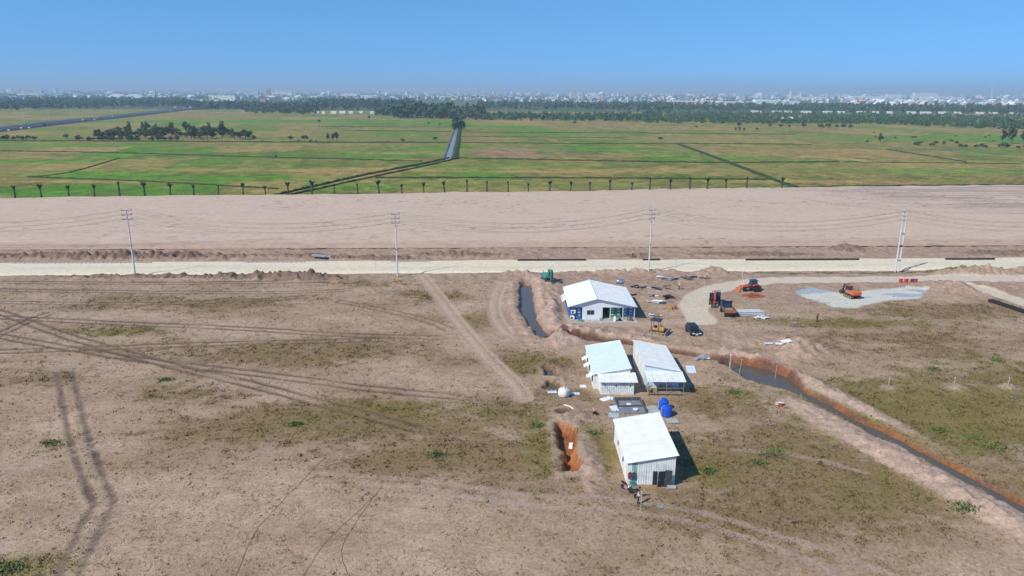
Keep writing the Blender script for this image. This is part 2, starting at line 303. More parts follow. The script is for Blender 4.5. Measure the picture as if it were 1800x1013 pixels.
def PG(px, py):                                       # pixel -> point on the real ground
    p = P(px, py)
    for _ in range(3): p = P(px, py, gz(p.x, p.y))
    return p
def grid_mesh(name, xs, ys, fn, m, kind='structure'):
    X, Y = np.meshgrid(xs, ys); z, col = fn(X, Y)[:2]; nx, ny = len(xs), len(ys)
    V = np.stack([X, Y, z], -1).reshape(-1, 3); i = np.arange((ny - 1) * nx).reshape(ny - 1, nx)[:, :-1].ravel()
    Fc = np.stack([i, i + 1, i + nx + 1, i + nx], 1)
    o = bpy.data.objects.new(name, mesh_np(name, V, Fc, m, True, col.reshape(-1, 3))); link(o); o['kind'] = kind; return o
ys = [38.0]
while ys[-1] < 224: ys.append(ys[-1] + .26 + max(0, ys[-1] - 70) * .0016)
soil = mat('soil', (1, 1, 1), .95, .16, 2.6, .09, attr='Col', bscale=6, spec=.1, fleck=2.4)
grid_mesh('ground', np.arange(-185, 185, .36), np.array(ys), land, soil)
# ------------------------------------------------------------------ road
def strip(pts, hw, z, nx=8, step=2.0, edge=.0, col=None, seed=3):
    pts = np.array(pts, float); seg = np.hypot(*np.diff(pts, axis=0).T); s = np.concatenate([[0], np.cumsum(seg)]); L = np.arange(0, s[-1], step)
    cx = np.interp(L, s, pts[:, 0]); cy = np.interp(L, s, pts[:, 1]); tx = np.gradient(cx); ty = np.gradient(cy); n = np.hypot(tx, ty); tx /= n; ty /= n
    V = []; t = np.linspace(-1, 1, nx)
    hwl = hw + (vn(L / 6, L * 0, seed) - .5) * edge; hwr = hw + (vn(L / 5, L * 0 + 9, seed) - .5) * edge
    off = np.where(t[None, :] < 0, t[None, :] * hwl[:, None], t[None, :] * hwr[:, None])
    X = cx[:, None] - ty[:, None] * off; Y = cy[:, None] + tx[:, None] * off
    Z = z(X, Y, t[None, :] + 0 * X) if callable(z) else np.full(X.shape, z)
    i = np.arange((len(L) - 1) * nx).reshape(len(L) - 1, nx)[:, :-1].ravel()
    return np.stack([X, Y, Z], -1).reshape(-1, 3), np.stack([i, i + 1, i + nx + 1, i + nx], 1), X, Y
def road_z(X, Y, t): return .26 - .45 * sst(.86, 1.0, np.abs(t)) + (fbm(X / 8, Y / 1.5, 61, 3) - .5) * .10
V, Fc, X, Y = strip(ROADC, 7.0, road_z, 25, .8, .9)
n = fbm(X / 16, Y / 1.2, 62, 4); n2 = fbm(X / 2, Y / 1, 63, 3)
rc = C(.72, .61, .44) * (1 - n[..., None]) + C(.64, .57, .45) * n[..., None]; rc = rc * (.92 + .14 * n2[..., None])
o = link(bpy.data.objects.new('road', mesh_np('road', V, Fc, mat('road_sand', (1, 1, 1), .95, .10, 1.5, .03, attr='Col', spec=.1), True, rc.reshape(-1, 3)))); o['kind'] = 'structure'
# ------------------------------------------------------------------ sand fill platform
def far_edge(x): return np.interp(x, [-500, -216, 0, 131, 258, 500], [286, 300.5, 328, 349, 363, 385]) + (vn(np.asarray(x) / 7, np.asarray(x) * 0, 78) - .5) * 3.5
def fill(X, T_):
    y0 = np.interp(X, [-400, 400], [190.5, 226.5]); Y = y0 + (far_edge(X) - y0) * T_
    e = sst(0, .03, T_) * sst(1, .992, T_); z = .1 + .55 * e + (fbm(X / 25, Y / 25, 81, 3) - .5) * .5 * e + (fbm(X / 2.5, Y / 2.0, 82, 3) - .5) * .05
    lines = fbm(X / 40, Y / 1.3, 83, 3); n = fbm(X / 45, Y / 14, 84, 4); n2 = fbm(X / 3, Y / 1.5, 85, 3)
    col = C(.545, .40, .305) * (1 - n[..., None] * .6) + C(.51, .395, .32) * n[..., None] * .6
    col = col * (.955 + .09 * lines[..., None]) * (.95 + .10 * n2[..., None])
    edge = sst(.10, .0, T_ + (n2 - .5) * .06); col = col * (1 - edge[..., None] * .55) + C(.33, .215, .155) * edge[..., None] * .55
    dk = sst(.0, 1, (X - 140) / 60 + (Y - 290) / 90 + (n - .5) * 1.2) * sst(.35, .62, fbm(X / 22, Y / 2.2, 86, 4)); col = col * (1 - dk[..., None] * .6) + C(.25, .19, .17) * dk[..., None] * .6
    for pts, st in FT:
        d, s, g = pdist(X, Y, pts, 6); rut = np.exp(-((d - 1.0) / .45) ** 2) * st; z = z - rut * .1; col = col * (1 - rut[..., None] * .55) + C(.24, .17, .14) * rut[..., None] * .55
    sp = sst(.70, .8, fbm(X / 2.2, Y / 1.6, 88, 2)) * sst(.5, .65, fbm(X / 30, Y / 20, 89, 3)); col = col * (1 - sp[..., None] * .4); z = z + sp * .12
    return Y, z, col
FT = [(smooth_line(PP(a)), b) for a, b in (([(-60, 437), (200, 434), (350, 430), (490, 425)], 1), ([(-60, 415), (200, 411), (420, 412)], .4), ([(620, 380), (720, 384), (900, 380), (1150, 372)], .3), ([(560, 395), (570, 420), (540, 440)], .3), ([(1400, 350), (1560, 372), (1800, 380)], .8), ([(1450, 345), (1600, 360), (1800, 362)], .8), ([(1580, 420), (1700, 415), (1800, 400)], .5))]
X, T_ = np.meshgrid(np.arange(-420, 420, 1.1), np.concatenate([np.linspace(0, .08, 14), np.linspace(.085, .97, 150), np.linspace(.975, 1, 10)]))
Y, z, col = fill(X, T_); ny, nx = X.shape; i = np.arange((ny - 1) * nx).reshape(ny - 1, nx)[:, :-1].ravel()
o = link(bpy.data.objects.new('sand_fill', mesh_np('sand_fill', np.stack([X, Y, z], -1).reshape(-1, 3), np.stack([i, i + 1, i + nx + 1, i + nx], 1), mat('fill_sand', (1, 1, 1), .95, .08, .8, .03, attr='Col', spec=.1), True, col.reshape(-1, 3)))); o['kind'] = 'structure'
# ------------------------------------------------------------------ farmland
ROT = .13
def farm(X, Y):
    U = X * math.cos(ROT) - (Y - 330) * math.sin(ROT) * -1; Vv = (Y - 330) - X * ROT          # plot axes
    row = np.floor(Vv / np.where(Y > 640, 110, 62) + .25 * vn(U / 260, Vv * 0, 91)); off = vn(row * 7.3, row * 0, 92) * 200
    U = U + Vv * .10; cell = np.floor((U + off) / (34 + 40 * vn(row * 3.1, row * 0, 93)))
    h1 = vn(cell * 5.7 + row * 13.1, row * 3.3, 94); h2 = vn(cell * 2.9 + row * 7.7, cell * 1.3, 95)
    n = fbm(U / 28, Vv / 24, 96, 4); n2 = fbm(U / 5, Vv / 6.0, 97, 4); n3 = fbm(U / 150, Vv / 120, 98, 3)
    green = C(.09, .15, .022); lush = C(.075, .185, .016); dull = C(.15, .145, .04); tan = C(.28, .205, .085); brown = C(.23, .145, .09)
    k = lambda m: m[..., None]
    near = sst(620, 330, Y)
    a = sst(.34, .54, n * .30 + h1 * .55 + n2 * .30 + (n3 - .5) * .6 - .05)                # how tan
    g = sst(.42, .55, h2 * .75 + n3 * .3); col = green * (1 - k(g)) + lush * k(g)
    dl = sst(.3, .7, fbm(U / 40, Vv / 30, 99, 4)); col = col * (1 - k(dl * .6)) + dull * k(dl * .6)
    col = col * (1 - k(a * .85)) + (tan * (1 - k(h2)) + dull * k(h2)) * k(a * .85)
    cw = 34 + 40 * vn(row * 3.1, row * 0, 93); fr_ = (U + off) / cw; fr_ = (fr_ - np.floor(fr_)) * cw; bund = sst(1.6, .6, fr_) * sst(900, 600, Y) * .7; col = col * (1 - k(bund)) + C(.04, .075, .02) * k(bund)
    b = sst(.80, .86, h1) * .8; col = col * (1 - k(b)) + brown * k(b)
    rowlines = .5 + .5 * np.sin((U * .96 + Vv * .28) * 2 * math.pi / 3.6); rl = sst(.45, .7, fbm(U / 120, Vv / 40, 101, 2)) * near; col = col * k(1 - rl * rowlines * .28)
    for (x, y, rx, ry, c, s) in PATCH:
        q = s * np.exp(-(np.abs((X - x) / rx) ** 4 + np.abs((Y - y) / ry) ** 4)) * sst(.2, .5, n2 + .2); col = col * (1 - k(q)) + np.asarray(c) * k(q)
    col = col * k(.55 + 1.3 * n2) * C(1.12, 1.04, .88)
    z = -.45 + (fbm(U / 3, Vv / 3, 102, 2) - .5) * .25 - .35 * sst(700, 2500, Y)
    return z, np.clip(col, .01, .6)
def patch(x, y, rx, ry, c, s): p = P(x, y); return (p.x, p.y, rx, ry, c, s)
LG = (.07, .20, .014); TN = (.29, .205, .085); BR = (.24, .14, .095); GR = (.10, .19, .03)
PATCH = [patch(60, 283, 45, 12, LG, .8), patch(170, 308, 40, 9, LG, .8), patch(420, 312, 50, 9, LG, .75), patch(90, 254, 60, 18, LG, .7), patch(40, 335, 30, 12, LG, .7), patch(180, 318, 40, 6, TN, .8), patch(450, 298, 60, 9, TN, .6), patch(680, 296, 45, 10, TN, .7),
         patch(860, 265, 22, 26, BR, .6), patch(1020, 272, 32, 14, BR, .65), patch(930, 262, 34, 24, (.2, .16, .1), .6), patch(1150, 268, 40, 22, GR, .7), patch(900, 292, 60, 14, GR, .55), patch(1150, 300, 60, 12, TN, .6), patch(880, 300, 40, 6, TN, .5), patch(700, 325, 45, 12, LG, .55),
         patch(1000, 325, 80, 10, (.13, .16, .05), .7), patch(1330, 262, 60, 14, BR, .6), patch(1480, 274, 70, 14, (.27, .17, .09), .7), patch(1300, 275, 30, 10, LG, .7), patch(1500, 300, 90, 16, (.14, .16, .045), .7), patch(1450, 318, 70, 8, (.27, .19, .08), .7), patch(1700, 300, 60, 16, GR, .7),
         patch(1060, 218, 110, 22, BR, .9), patch(880, 222, 60, 40, LG, .6), patch(1300, 243, 160, 25, BR, .5), patch(1500, 244, 120, 20, LG, .6), patch(1700, 240, 140, 30, GR, .7), patch(1640, 262, 40, 10, (.1, .1, .1), .6), patch(300, 213, 160, 60, LG, .7), patch(520, 213, 130, 45, LG, .75), patch(700, 213, 110, 40, LG, .75),
         patch(110, 210, 110, 28, BR, .8), patch(620, 245, 90, 45, (.17, .16, .06), .7), patch(720, 268, 40, 14, (.28, .2, .11), .6), patch(350, 240, 60, 20, (.2, .16, .08), .5), patch(1100, 240, 100, 20, GR, .6), patch(820, 246, 40, 26, LG, .4)]
crop = mat('crop', (1, 1, 1), .95, .25, .9, .12, attr='Col', bscale=1.6, spec=.1, fleck=.35)
fx = np.arange(-420, 421, 2.4); fT = np.linspace(0, 1, 170)
def sheet_T(name, xs, y0f, y1f, Ts, fn, m):
    X, T_ = np.meshgrid(xs, Ts); Y = y0f(X) + (y1f(X) - y0f(X)) * T_; z, col = fn(X, Y); ny, nx = X.shape; i = np.arange((ny - 1) * nx).reshape(ny - 1, nx)[:, :-1].ravel()
    o = link(bpy.data.objects.new(name, mesh_np(name, np.stack([X, Y, z], -1).reshape(-1, 3), np.stack([i, i + 1, i + nx + 1, i + nx], 1), m, True, col.reshape(-1, 3)))); o['kind'] = 'structure'; return o
one = lambda v: (lambda X: X * 0 + v)
sheet_T('farmland', fx, lambda X: far_edge(X) - 1.0, one(640), fT, farm, crop)
sheet_T('farmland', np.arange(-1500, 1501, 5.0), one(640), one(1700), np.linspace(0, 1, 190), farm, crop)
sheet_T('farmland', np.arange(-420 - 700, -419, 4.0), one(270), one(640), np.linspace(0, 1, 60), farm, crop)
sheet_T('farmland', np.arange(420, 1121, 4.0), one(380), one(640), np.linspace(0, 1, 60), farm, crop)
def plain(X, Y):
    n = fbm(X / 420, Y / 260, 111, 4); n2 = fbm(X / 90, Y / 60, 112, 3); k = lambda m: m[..., None]
    col = C(.055, .095, .03) * (1 - k(n)) + C(.12, .15, .05) * k(n); t = sst(.62, .75, n2); col = col * (1 - k(t)) + C(.22, .16, .10) * k(t)
    return X * 0 - 2.2, col
sheet_T('plain', np.linspace(-9000, 9000, 360), one(1690), one(12000), np.linspace(0, 1, 260) ** 1.6, plain, crop)
mb = MB().add([(-60000, -3000, -2.6), (60000, -3000, -2.6), (60000, 70000, -2.6), (-60000, 70000, -2.6)], [(0, 1, 2, 3)])
o = mb.build('terrain', mat('far_land', (.07, .10, .04), .95, .3, .002, spec=.1)); o['kind'] = 'structure'
# ------------------------------------------------------------------ water
wm = bpy.data.materials.new('water'); wm.use_nodes = True; b = wm.node_tree.nodes['Principled BSDF']
b.inputs['Base Color'].default_value = (.10, .085, .068, 1); b.inputs['Roughness'].default_value = .06; b.inputs['IOR'].default_value = 1.33
nz = wm.node_tree.nodes.new('ShaderNodeTexNoise'); nz.inputs['Scale'].default_value = 25; bp = wm.node_tree.nodes.new('ShaderNodeBump'); bp.inputs['Distance'].default_value = .004
wm.node_tree.links.new(nz.outputs[0], bp.inputs['Height']); wm.node_tree.links.new(bp.outputs[0], b.inputs['Normal'])
def water(name, pts, hw, z):
    V, Fc, _, _ = strip(pts, hw, z, 3, 1.0); o = link(bpy.data.objects.new(name, mesh_np(name, V, Fc, wm))); o['kind'] = 'structure'; return o
water('ditch_water', DITCH_A, 2.4, -.75); water('ditch_water', DITCH_C, 5.0, -.60)
for q in PITS[1:3]:
    c = np.mean(np.array(q[0]), 0); o = MB().add([(x, y, -.62) for x, y in q[0]], [tuple(range(len(q[0])))]).build('puddle', wm); o['kind'] = 'structure'
# canal and field dikes
bank = mat('bank_grass', (.05, .085, .022), .95, .4, .5, .2, col2=(.025, .04, .015), spec=.1)
def dike(pts, hw, h, name='dike', m=None):
    pts = smooth_line(PP(pts), 8)
    V, Fc, _, _ = strip(pts, hw, lambda X, Y, t: -.75 + (h + .35 + (fbm(X / 2.5, Y / 2.5, 121, 3) - .5) * h * 1.3) * (1 - np.abs(t) ** 2.2), 7, 2.0, hw * .6)
    o = link(bpy.data.objects.new(name, mesh_np(name, V, Fc, m or bank, False))); o['kind'] = 'structure'; return o
for pts, hw, h in (([(-30, 264), (200, 268), (400, 274), (600, 279), (745, 283)], 1.5, .6), ([(50, 310), (260, 318), (493, 331)], 1.3, .5), ([(800, 277), (1000, 281), (1250, 285), (1480, 284)], 1.4, .7), ([(660, 312), (900, 312), (1150, 313), (1350, 315)], 1.3, .7),
                   ([(808, 250), (1000, 252), (1250, 252), (1430, 254)], 1.6, .6), ([(1190, 252), (1260, 277), (1340, 307), (1402, 330)], 2.4, .8), ([(1402, 330), (1500, 327), (1650, 326), (1830, 325)], 1.5, .8), ([(-30, 247), (200, 248), (420, 249), (600, 250), (790, 250)], 2.2, .9),
                   ([(480, 343), (560, 325), (650, 305), (740, 288), (790, 277)], 1.3, .9), ([(505, 343), (590, 324), (680, 305), (760, 288), (808, 277)], 1.1, .7), ([(600, 229), (700, 230), (800, 231)], 2, .6), ([(560, 222), (700, 223), (800, 223)], 2, .5), ([(812, 232), (1000, 233), (1200, 234), (1400, 236)], 2.2, .5), ([(812, 240), (900, 240), (1100, 242)], 2, .4),
                   ([(1560, 262), (1640, 275), (1700, 284)], 1.2, .6), ([(60, 310), (130, 300), (210, 277)], 1.0, .4), ([(1480, 284), (1700, 286), (1800, 288)], 1.2, .4), ([(-20, 349), (300, 347.5), (600, 343), (900, 338.5), (1200, 334), (1400, 331)], 1.3, .45)): dike(pts, hw, h)
wc = mat('canal_water', (.26, .27, .27), .3, .05, .1)
cp = smooth_line(PP([(787, 281), (792, 262), (797, 245), (802, 228), (804, 214)]), 8)
V, Fc, _, _ = strip(cp, 1.9, -.28, 3, 4.0); link(bpy.data.objects.new('canal_water', mesh_np('canal_water', V, Fc, wc)))['kind'] = 'structure'
dike([(779, 281), (786, 262), (792, 245), (798, 228), (801, 214)], 1.6, .8, 'dike', mat('canal_bank', (.22, .17, .13), .9, .3, .3)); dike([(800, 279), (803, 262), (806, 245), (808, 228), (809, 214)], 2.6, .9)
# ------------------------------------------------------------------ vegetation
LEAF = mat('leaf', (.075, .115, .035), .8, .25, .6, col2=(.04, .07, .022), objrand=.3, spec=.15)
LEAF2 = mat('leaf_olive', (.11, .125, .042), .8, .25, .6, col2=(.06, .08, .025), objrand=.3, spec=.15)
BARK = mat('bark', (.16, .12, .09), .9, .2, 2)
def leaf_quads(cent, size, r):
    n = len(cent); d = r.normal(size=(n, 3)); d /= np.linalg.norm(d, axis=1)[:, None]; e = np.cross(d, r.normal(size=(n, 3))); e /= np.linalg.norm(e, axis=1)[:, None]
    a = size[:, None] * d; b = size[:, None] * e * .75
    V = np.stack([cent - a - b, cent + a - b * .6, cent + a * .8 + b, cent - a * .9 + b], 1).reshape(-1, 3); return V, np.arange(4 * n).reshape(n, 4)
def crown_pts(n, h, rad_, r, base=.25, lobes=8):
    cs = r.normal(size=(lobes, 3)); cs /= np.linalg.norm(cs, axis=1)[:, None]; cs *= r.uniform(.3, .75, (lobes, 1)); lr = r.uniform(.28, .5, lobes)
    k = r.integers(0, lobes, n); q = r.normal(size=(n, 3)); q /= np.linalg.norm(q, axis=1)[:, None]; p = cs[k] + q * (lr[k] * r.uniform(.55, 1.0, n))[:, None]
    hc = h * (1 - base) / 2; return p * np.array([rad_, rad_, hc]) + np.array([0, 0, h * base + hc])
def tree_proto(name, h, rad_, seed, leaf, base=.25, n=260, lobes=8, sz=.55):
    r = np.random.default_rng(seed); c = crown_pts(n, h, rad_, r, base, lobes); V, Fc = leaf_quads(c, r.uniform(.5, 1.1, n) * sz, r)
    crown = mesh_np('crown', V, Fc, leaf); b = MB(); b.cyl((0, 0, -.3), (r.uniform(-.2, .2), 0, h * .55), h * .028, h * .012, 7)
    for k in range(5): q = c[r.integers(0, n)]; b.cyl((0, 0, h * (base * .8 + .05 * k)), tuple(q * .85), h * .011, h * .004, 5)
    me = bpy.data.meshes.new('trunk'); me.from_pydata(b.v, [], b.f); me.materials.append(BARK); return crown, me
PROTO = {'round': [tree_proto('a', 7, 3.2, 1, LEAF), tree_proto('b', 7, 2.8, 2, LEAF2)], 'tall': [tree_proto('c', 11, 2.6, 3, LEAF, .2, 300, 11), tree_proto('d', 12, 3.2, 4, LEAF2, .25, 320, 12)], 'bush': [tree_proto('e', 3, 2.0, 5, LEAF, .03, 150, 7, .4), tree_proto('f', 3, 2.4, 6, LEAF2, .03, 150, 7, .4)], 'umbrella': [tree_proto('g', 7, 3.4, 8, LEAF, .5, 260, 9)]}
def tree(px, py, kind, s, label, group, v=None, name='tree', cat='tree'):
    p = P(px, py, -.5); c, t = random.choice(PROTO[kind]) if v is None else PROTO[kind][v]
    o = thing(name, label, cat, p, random.uniform(0, 6.3), group); o.scale = (s * random.uniform(1.0, 1.35), s * random.uniform(1.0, 1.35), s * random.uniform(.85, 1.15))
    link(bpy.data.objects.new('trunk', t), o); link(bpy.data.objects.new('crown', c), o); return o
for k in range(125):
    x = random.uniform(172, 440); y = 246 - random.random() * (13 if 210 < x < 400 else 4); tall = random.random() < .22 and 215 < x < 420
    tree(x, y, 'tall' if tall else 'round', random.uniform(.85, 1.15) if tall else random.uniform(.85, 1.3), 'slender tree standing in the dark grove amid green paddies' if tall else 'dense round tree in the dark grove amid green paddies', 'tall trees of the paddy grove' if tall else 'round trees of the paddy grove')
for x in [4, 12, 22, 31, 40, 50, 60] + [140, 154, 165, 173, 182, 192, 200, 211, 224, 233, 243] + [268, 279, 288, 298, 309]:
    tree(x, 247 - (x < 70) * 2 + random.uniform(-1, 1), 'bush', random.uniform(1.1, 2.0), 'low dark bush in the thick hedge beside the expressway' if x < 70 else 'low dark bush on the hedge bank in the longest hedge run under the paddy grove' if x < 250 else 'low dark bush in the shorter hedge run under the paddy grove', 'bushes beside the expressway' if x < 70 else 'longest hedge run bushes' if x < 250 else 'middle hedge bank bushes', name='bush', cat='bush')
tree(116, 246, 'round', .75, 'lone rounded tree at a gap in the hedge bank', None)
for x, s in ((447, .8), (462, .5), (512, .8), (526, .7), (536, .9), (546, .6), (556, .55)): tree(x, 249, 'round' if s > .7 else 'bush', s, 'small shrubby tree on the straight field bank between grove and canal', 'shrubs along the field bank')
for x in (577, 585, 592): tree(x, 248, 'tall', .72, 'spindly tree at the end of the shrub row on the field bank', 'spindly bank trees')
tree(1160, 251, 'umbrella', .85, 'lone flat-topped tree in the open paddy near the gravel dike', None)
tree(1547, 252, 'tall', .8, 'lone bushy dark tree standing in wide paddies near the dark fallow plot', None, 0)
tree(1010, 221, 'umbrella', .8, 'small spreading tree on the brown ploughed strip', None)
tree(485, 277, 'bush', .6, 'tiny shrub on a thin dike below the paddy grove', None, name='bush', cat='bush')
tree(765, 246, 'bush', 1.1, 'scrubby shrub beside the canal bank', None, name='bush', cat='bush'); tree(708, 249, 'bush', 1.0, 'scrubby shrub on the cross bank leading to the canal', None, name='bush', cat='bush')
tree(649, 211, 'round', .9, 'round tree before the white roadside sheds', None); tree(561, 217, 'round', .7, 'round tree alone on bright green paddy', None)
for x, y, s in ((754, 221, .6), (773, 222, .55)): tree(x, y, 'round', s, 'small round tree in bright paddy before the tall wood', 'small trees before the tall wood')
for x, y, s in ((1298, 224, 1.0), (1353, 224, .7), (1371, 226, .95), (1387, 226, .75), (1412, 226, 1.1), (1443, 227, 1.05), (1455, 227, 1.1), (1470, 227, .8), (1494, 228, 1.1), (1300, 231, .8), (1308, 231, .6), (1293, 231, .7), (1330, 230, .5), (1224, 226, .5)):
    tree(x, y, 'round', s, 'rounded tree along the paddy edge below the orchard belt', 'trees below the orchard')
tree(1482, 232, 'umbrella', 1.25, 'wide spreading tree standing forward of the orchard edge', None)
for x, y, s in ((1762, 252, 1.25), (1778, 253, 1.35), (1798, 250, 1.1), (1772, 247, 1.0)): tree(x, y, 'tall', s, 'tall open-crowned tree at the weedy pond edge', 'tall trees by the weedy edge')
for k in range(26): x = random.uniform(1600, 1800); tree(x, 252 + (x - 1600) * .035 + random.uniform(-2, 4), 'bush', random.uniform(.6, 1.3), 'scrub bush in the tangled hedge beside the dark fallow plot', 'scrub by the fallow plot', name='bush', cat='bush')
for k in range(12): tree(random.uniform(1515, 1760), 248 + random.uniform(-14, 2), 'bush', random.uniform(.5, .8), 'small bush dotted on paddies between orchard and fallow plot', 'bushes between orchard and fallow plot', name='bush', cat='bush')
# tree belts that read as one mass
def belt(name, label, bands, leaf, nq=22, seed=5):
    r = np.random.default_rng(seed); Vs = []; Fs = []; o = 0
    for x0, x1, ya, yb, h, cnt, wd in bands:
        for _ in range(cnt):
            px = r.uniform(x0, x1); t = (px - x0) / (x1 - x0); py = r.uniform(*(ya[0] + (ya[1] - ya[0]) * t, yb[0] + (yb[1] - yb[0]) * t)); p = P(px, py, -1.5)
            hh = h * r.uniform(.75, 1.45); c = crown_pts(nq, hh, wd * r.uniform(.7, 1.2), r, .08, 5); V, Fc = leaf_quads(c + np.array([p.x, p.y, -1.5]), r.uniform(.6, 1.1, nq) * hh * .16, r)
            Vs.append(V); Fs.append(Fc + o); o += len(V)
    ob = link(bpy.data.objects.new(name, mesh_np(name, np.concatenate(Vs), np.concatenate(Fs), leaf))); tag(ob, label, 'trees', kind='stuff'); return ob
LF = mat('leaf_far', (.08, .125, .045), .85, .35, .05, col2=(.045, .075, .03), spec=.1); LO = mat('leaf_orchard', (.08, .14, .04), .85, .3, .06, col2=(.045, .085, .026), spec=.1)
belt('treeline', 'dense far wood beyond the expressway', [(-60, 345, (186, 181), (197, 188), 13, 520, 7), (-60, 330, (177, 177), (186, 182), 14, 420, 12), (330, 560, (184, 186), (192, 199), 13, 420, 7), (430, 560, (193, 195), (200, 203), 10, 120, 6)], LF, 22, 5)
belt('treeline', 'tall wood behind the white sheds', [(545, 735, (181, 182), (193, 196), 17, 420, 6), (690, 800, (200, 205), (209, 211), 19, 150, 6), (660, 720, (200, 200), (205, 206), 12, 40, 6)], LF, 26, 6)
belt('treeline', 'tall trees crowding the head of the canal', [(797, 812, (200, 200), (232, 232), 11, 34, 4), (800, 850, (198, 198), (212, 212), 15, 45, 6)], LF, 40, 7)
belt('orchard', 'broad green orchard belt beyond the paddies', [(830, 1150, (204, 204), (213, 215), 8, 520, 5), (1130, 1560, (199, 203), (218, 220), 6, 1500, 4.5), (1540, 1830, (205, 205), (220, 232), 6.5, 900, 4.5)], LO, 20, 8)
belt('treeline', 'dark line of tall trees in front of the town', [(840, 1180, (184, 186), (192, 198), 14, 420, 8), (1150, 1500, (184, 188), (196, 199), 13, 420, 8), (1490, 1830, (189, 190), (199, 203), 15, 420, 7)], LF, 22, 9)
belt('treeline', 'hazy trees scattered among the far town', [(-60, 1860, (166, 168), (178, 183), 14, 1700, 24), (-60, 1860, (163.2, 164.5), (167, 169), 15, 700, 70)], LF, 14, 10)
# dry tufts of grass on the site
n = 680000; tx = rng.uniform(-150, 150, n); ty = 42 + 150 * rng.random(n) ** 1.15; tz, tc, tg = land(tx, ty)
clump = sst(.42, .7, fbm(tx / 1.4, ty / 1.4, 131, 3)); keep = rng.random(n) < tg * (.22 + .78 * clump) * .62; tx, ty, tz, tc, tg = tx[keep], ty[keep], tz[keep], tc[keep], tg[keep]; m = len(tx); nb = 3
ang = rng.uniform(0, 6.28, (m, nb)); big = np.where(rng.random((m, 1)) < .05, 1.8, 1.0); hh = rng.uniform(.05, .15, (m, nb)) * (.7 + .7 * tg[:, None]) * big; ww = rng.uniform(.035, .10, (m, nb)) * big; bx = tx[:, None] + rng.normal(0, .13, (m, nb)); by = ty[:, None] + rng.normal(0, .13, (m, nb)); lean = rng.uniform(.0, .22, (m, nb))
A = np.stack([bx - ww * np.sin(ang), by + ww * np.cos(ang), tz[:, None] - .03 + 0 * bx], -1); B = np.stack([bx + ww * np.sin(ang), by - ww * np.cos(ang), tz[:, None] - .03 + 0 * bx], -1); D = np.stack([bx + lean * np.cos(ang), by + lean * np.sin(ang), tz[:, None] + hh], -1)
V = np.stack([A, B, D], 2).reshape(-1, 3); gc = np.clip(tc * rng.uniform(.25, .8, (m, 1)) + C(.0, .008, -.005), .01, 1); gc = np.repeat(gc, nb * 3, 0)
o = link(bpy.data.objects.new('dry_grass', mesh_np('dry_grass', V, np.arange(len(V)).reshape(-1, 3), mat('straw', (1, 1, 1), .9, .1, 3, attr='Col', spec=.1), False, gc))); tag(o, 'sparse dry grass tufts over the bare site', 'grass', kind='stuff'); print('tufts', m)
GRN = mat('weed', (.15, .19, .05), .8, .3, 2, col2=(.10, .135, .04), spec=.15)
def weed(px, py, w, h, label, n=260):
    p = PG(px, py); r = np.random.default_rng(int(px * 7 + py)); q = r.normal(size=(n, 2)) * w * .40; c = np.stack([q[:, 0] * 1.5, q[:, 1], r.uniform(.02, 1, n) ** 1.3 * h * np.exp(-(q ** 2).sum(1) / (w * w))], 1); V, Fc = leaf_quads(c, r.uniform(.05, .13, n) * max(1, w * .6), r)
    o = thing('weed_clump', label, 'weeds', p); link(bpy.data.objects.new('foliage', mesh_np('foliage', V, Fc, GRN)), o); return o
for a in ((88, 779, 1.2, .3, 'isolated oval patch of vivid green weeds on pale dirt'), (765, 802, 1.3, .7, 'dark leafy weed clump on the brown stubble'), (520, 747, .9, .5, 'small green bush alone among faded tyre ruts'), (1360, 800, 1.7, .7, 'bushy weed clump by the stubble below the spoil bank'), (1335, 815, 1.2, .4, 'low green weeds beside a bushier clump'), (1695, 895, 1.5, .8, 'leafy weeds growing on the spoil bank of the ditch'), (1650, 758, 1.2, .5, 'dark shrubby weed in the olive grass'),
          (1745, 788, 2.0, .4, 'bright green weed patch in the olive grass'), (1715, 770, 1.4, .3, 'smaller bright weed patch in the olive grass'), (1640, 650, 1.2, .5, 'dark weed tuft near the survey stakes'), (1752, 634, 1.4, .6, 'green shrub at the rim of the olive grass beyond the stakes'), (1290, 690, 1.2, .3, 'green weeds by the pond poles'), (290, 668, 1.0, .3, 'green weed patch beside the double ruts'), (15, 1000, 1.3, .5, 'fresh green weeds near the bare corner'), (1245, 828, .9, .5, 'weed tuft on the shaded side of the corrugated shed'), (1040, 762, .8, .3, 'weed patch between trench and corrugated shed'), (945, 748, 1.0, .3, 'weed patch on the rimless side of the red trench')): weed(*a)
# ------------------------------------------------------------------ the far town
WALLS = [mat('wall_white', (.80, .79, .76), .8, .08, .1), mat('wall_cream', (.70, .60, .42), .8, .08, .1), mat('wall_grey', (.48, .48, .48), .8, .1, .1), mat('wall_ochre', (.62, .42, .22), .8, .1, .1), mat('wall_blue', (.42, .55, .68), .8, .1, .1)]
ROOFS = [mat('tile_red', (.38, .12, .07), .8, .2, .1), mat('roof_white', (.82, .82, .82), .6, .05, .1), mat('roof_grey', (.32, .33, .35), .7, .1, .1), mat('roof_blue', (.22, .38, .60), .6, .1, .1), mat('roof_brown', (.30, .2, .15), .8, .1, .1)]
WIN = mat('window_dark', (.07, .09, .12), .3, .1, .1)
def houseV(w, d, h, roof):
    b = MB().box((0, 0, h / 2 - 1), (w, d, h + 2)); nf = len(b.f)
    if roof == 'gable': rh = w * .28; b.prism([(-w * .55, h + .01), (w * .55, h + .01), (0, h + rh)], -d * .53, d * .53)
    else: b.box((0, 0, h + .5), (w * 1.03, d * 1.03, 1.0)); b.box((w * .2, 0, h + 2), (w * .3, d * .4, 2.4))
    return b, nf
HP = []
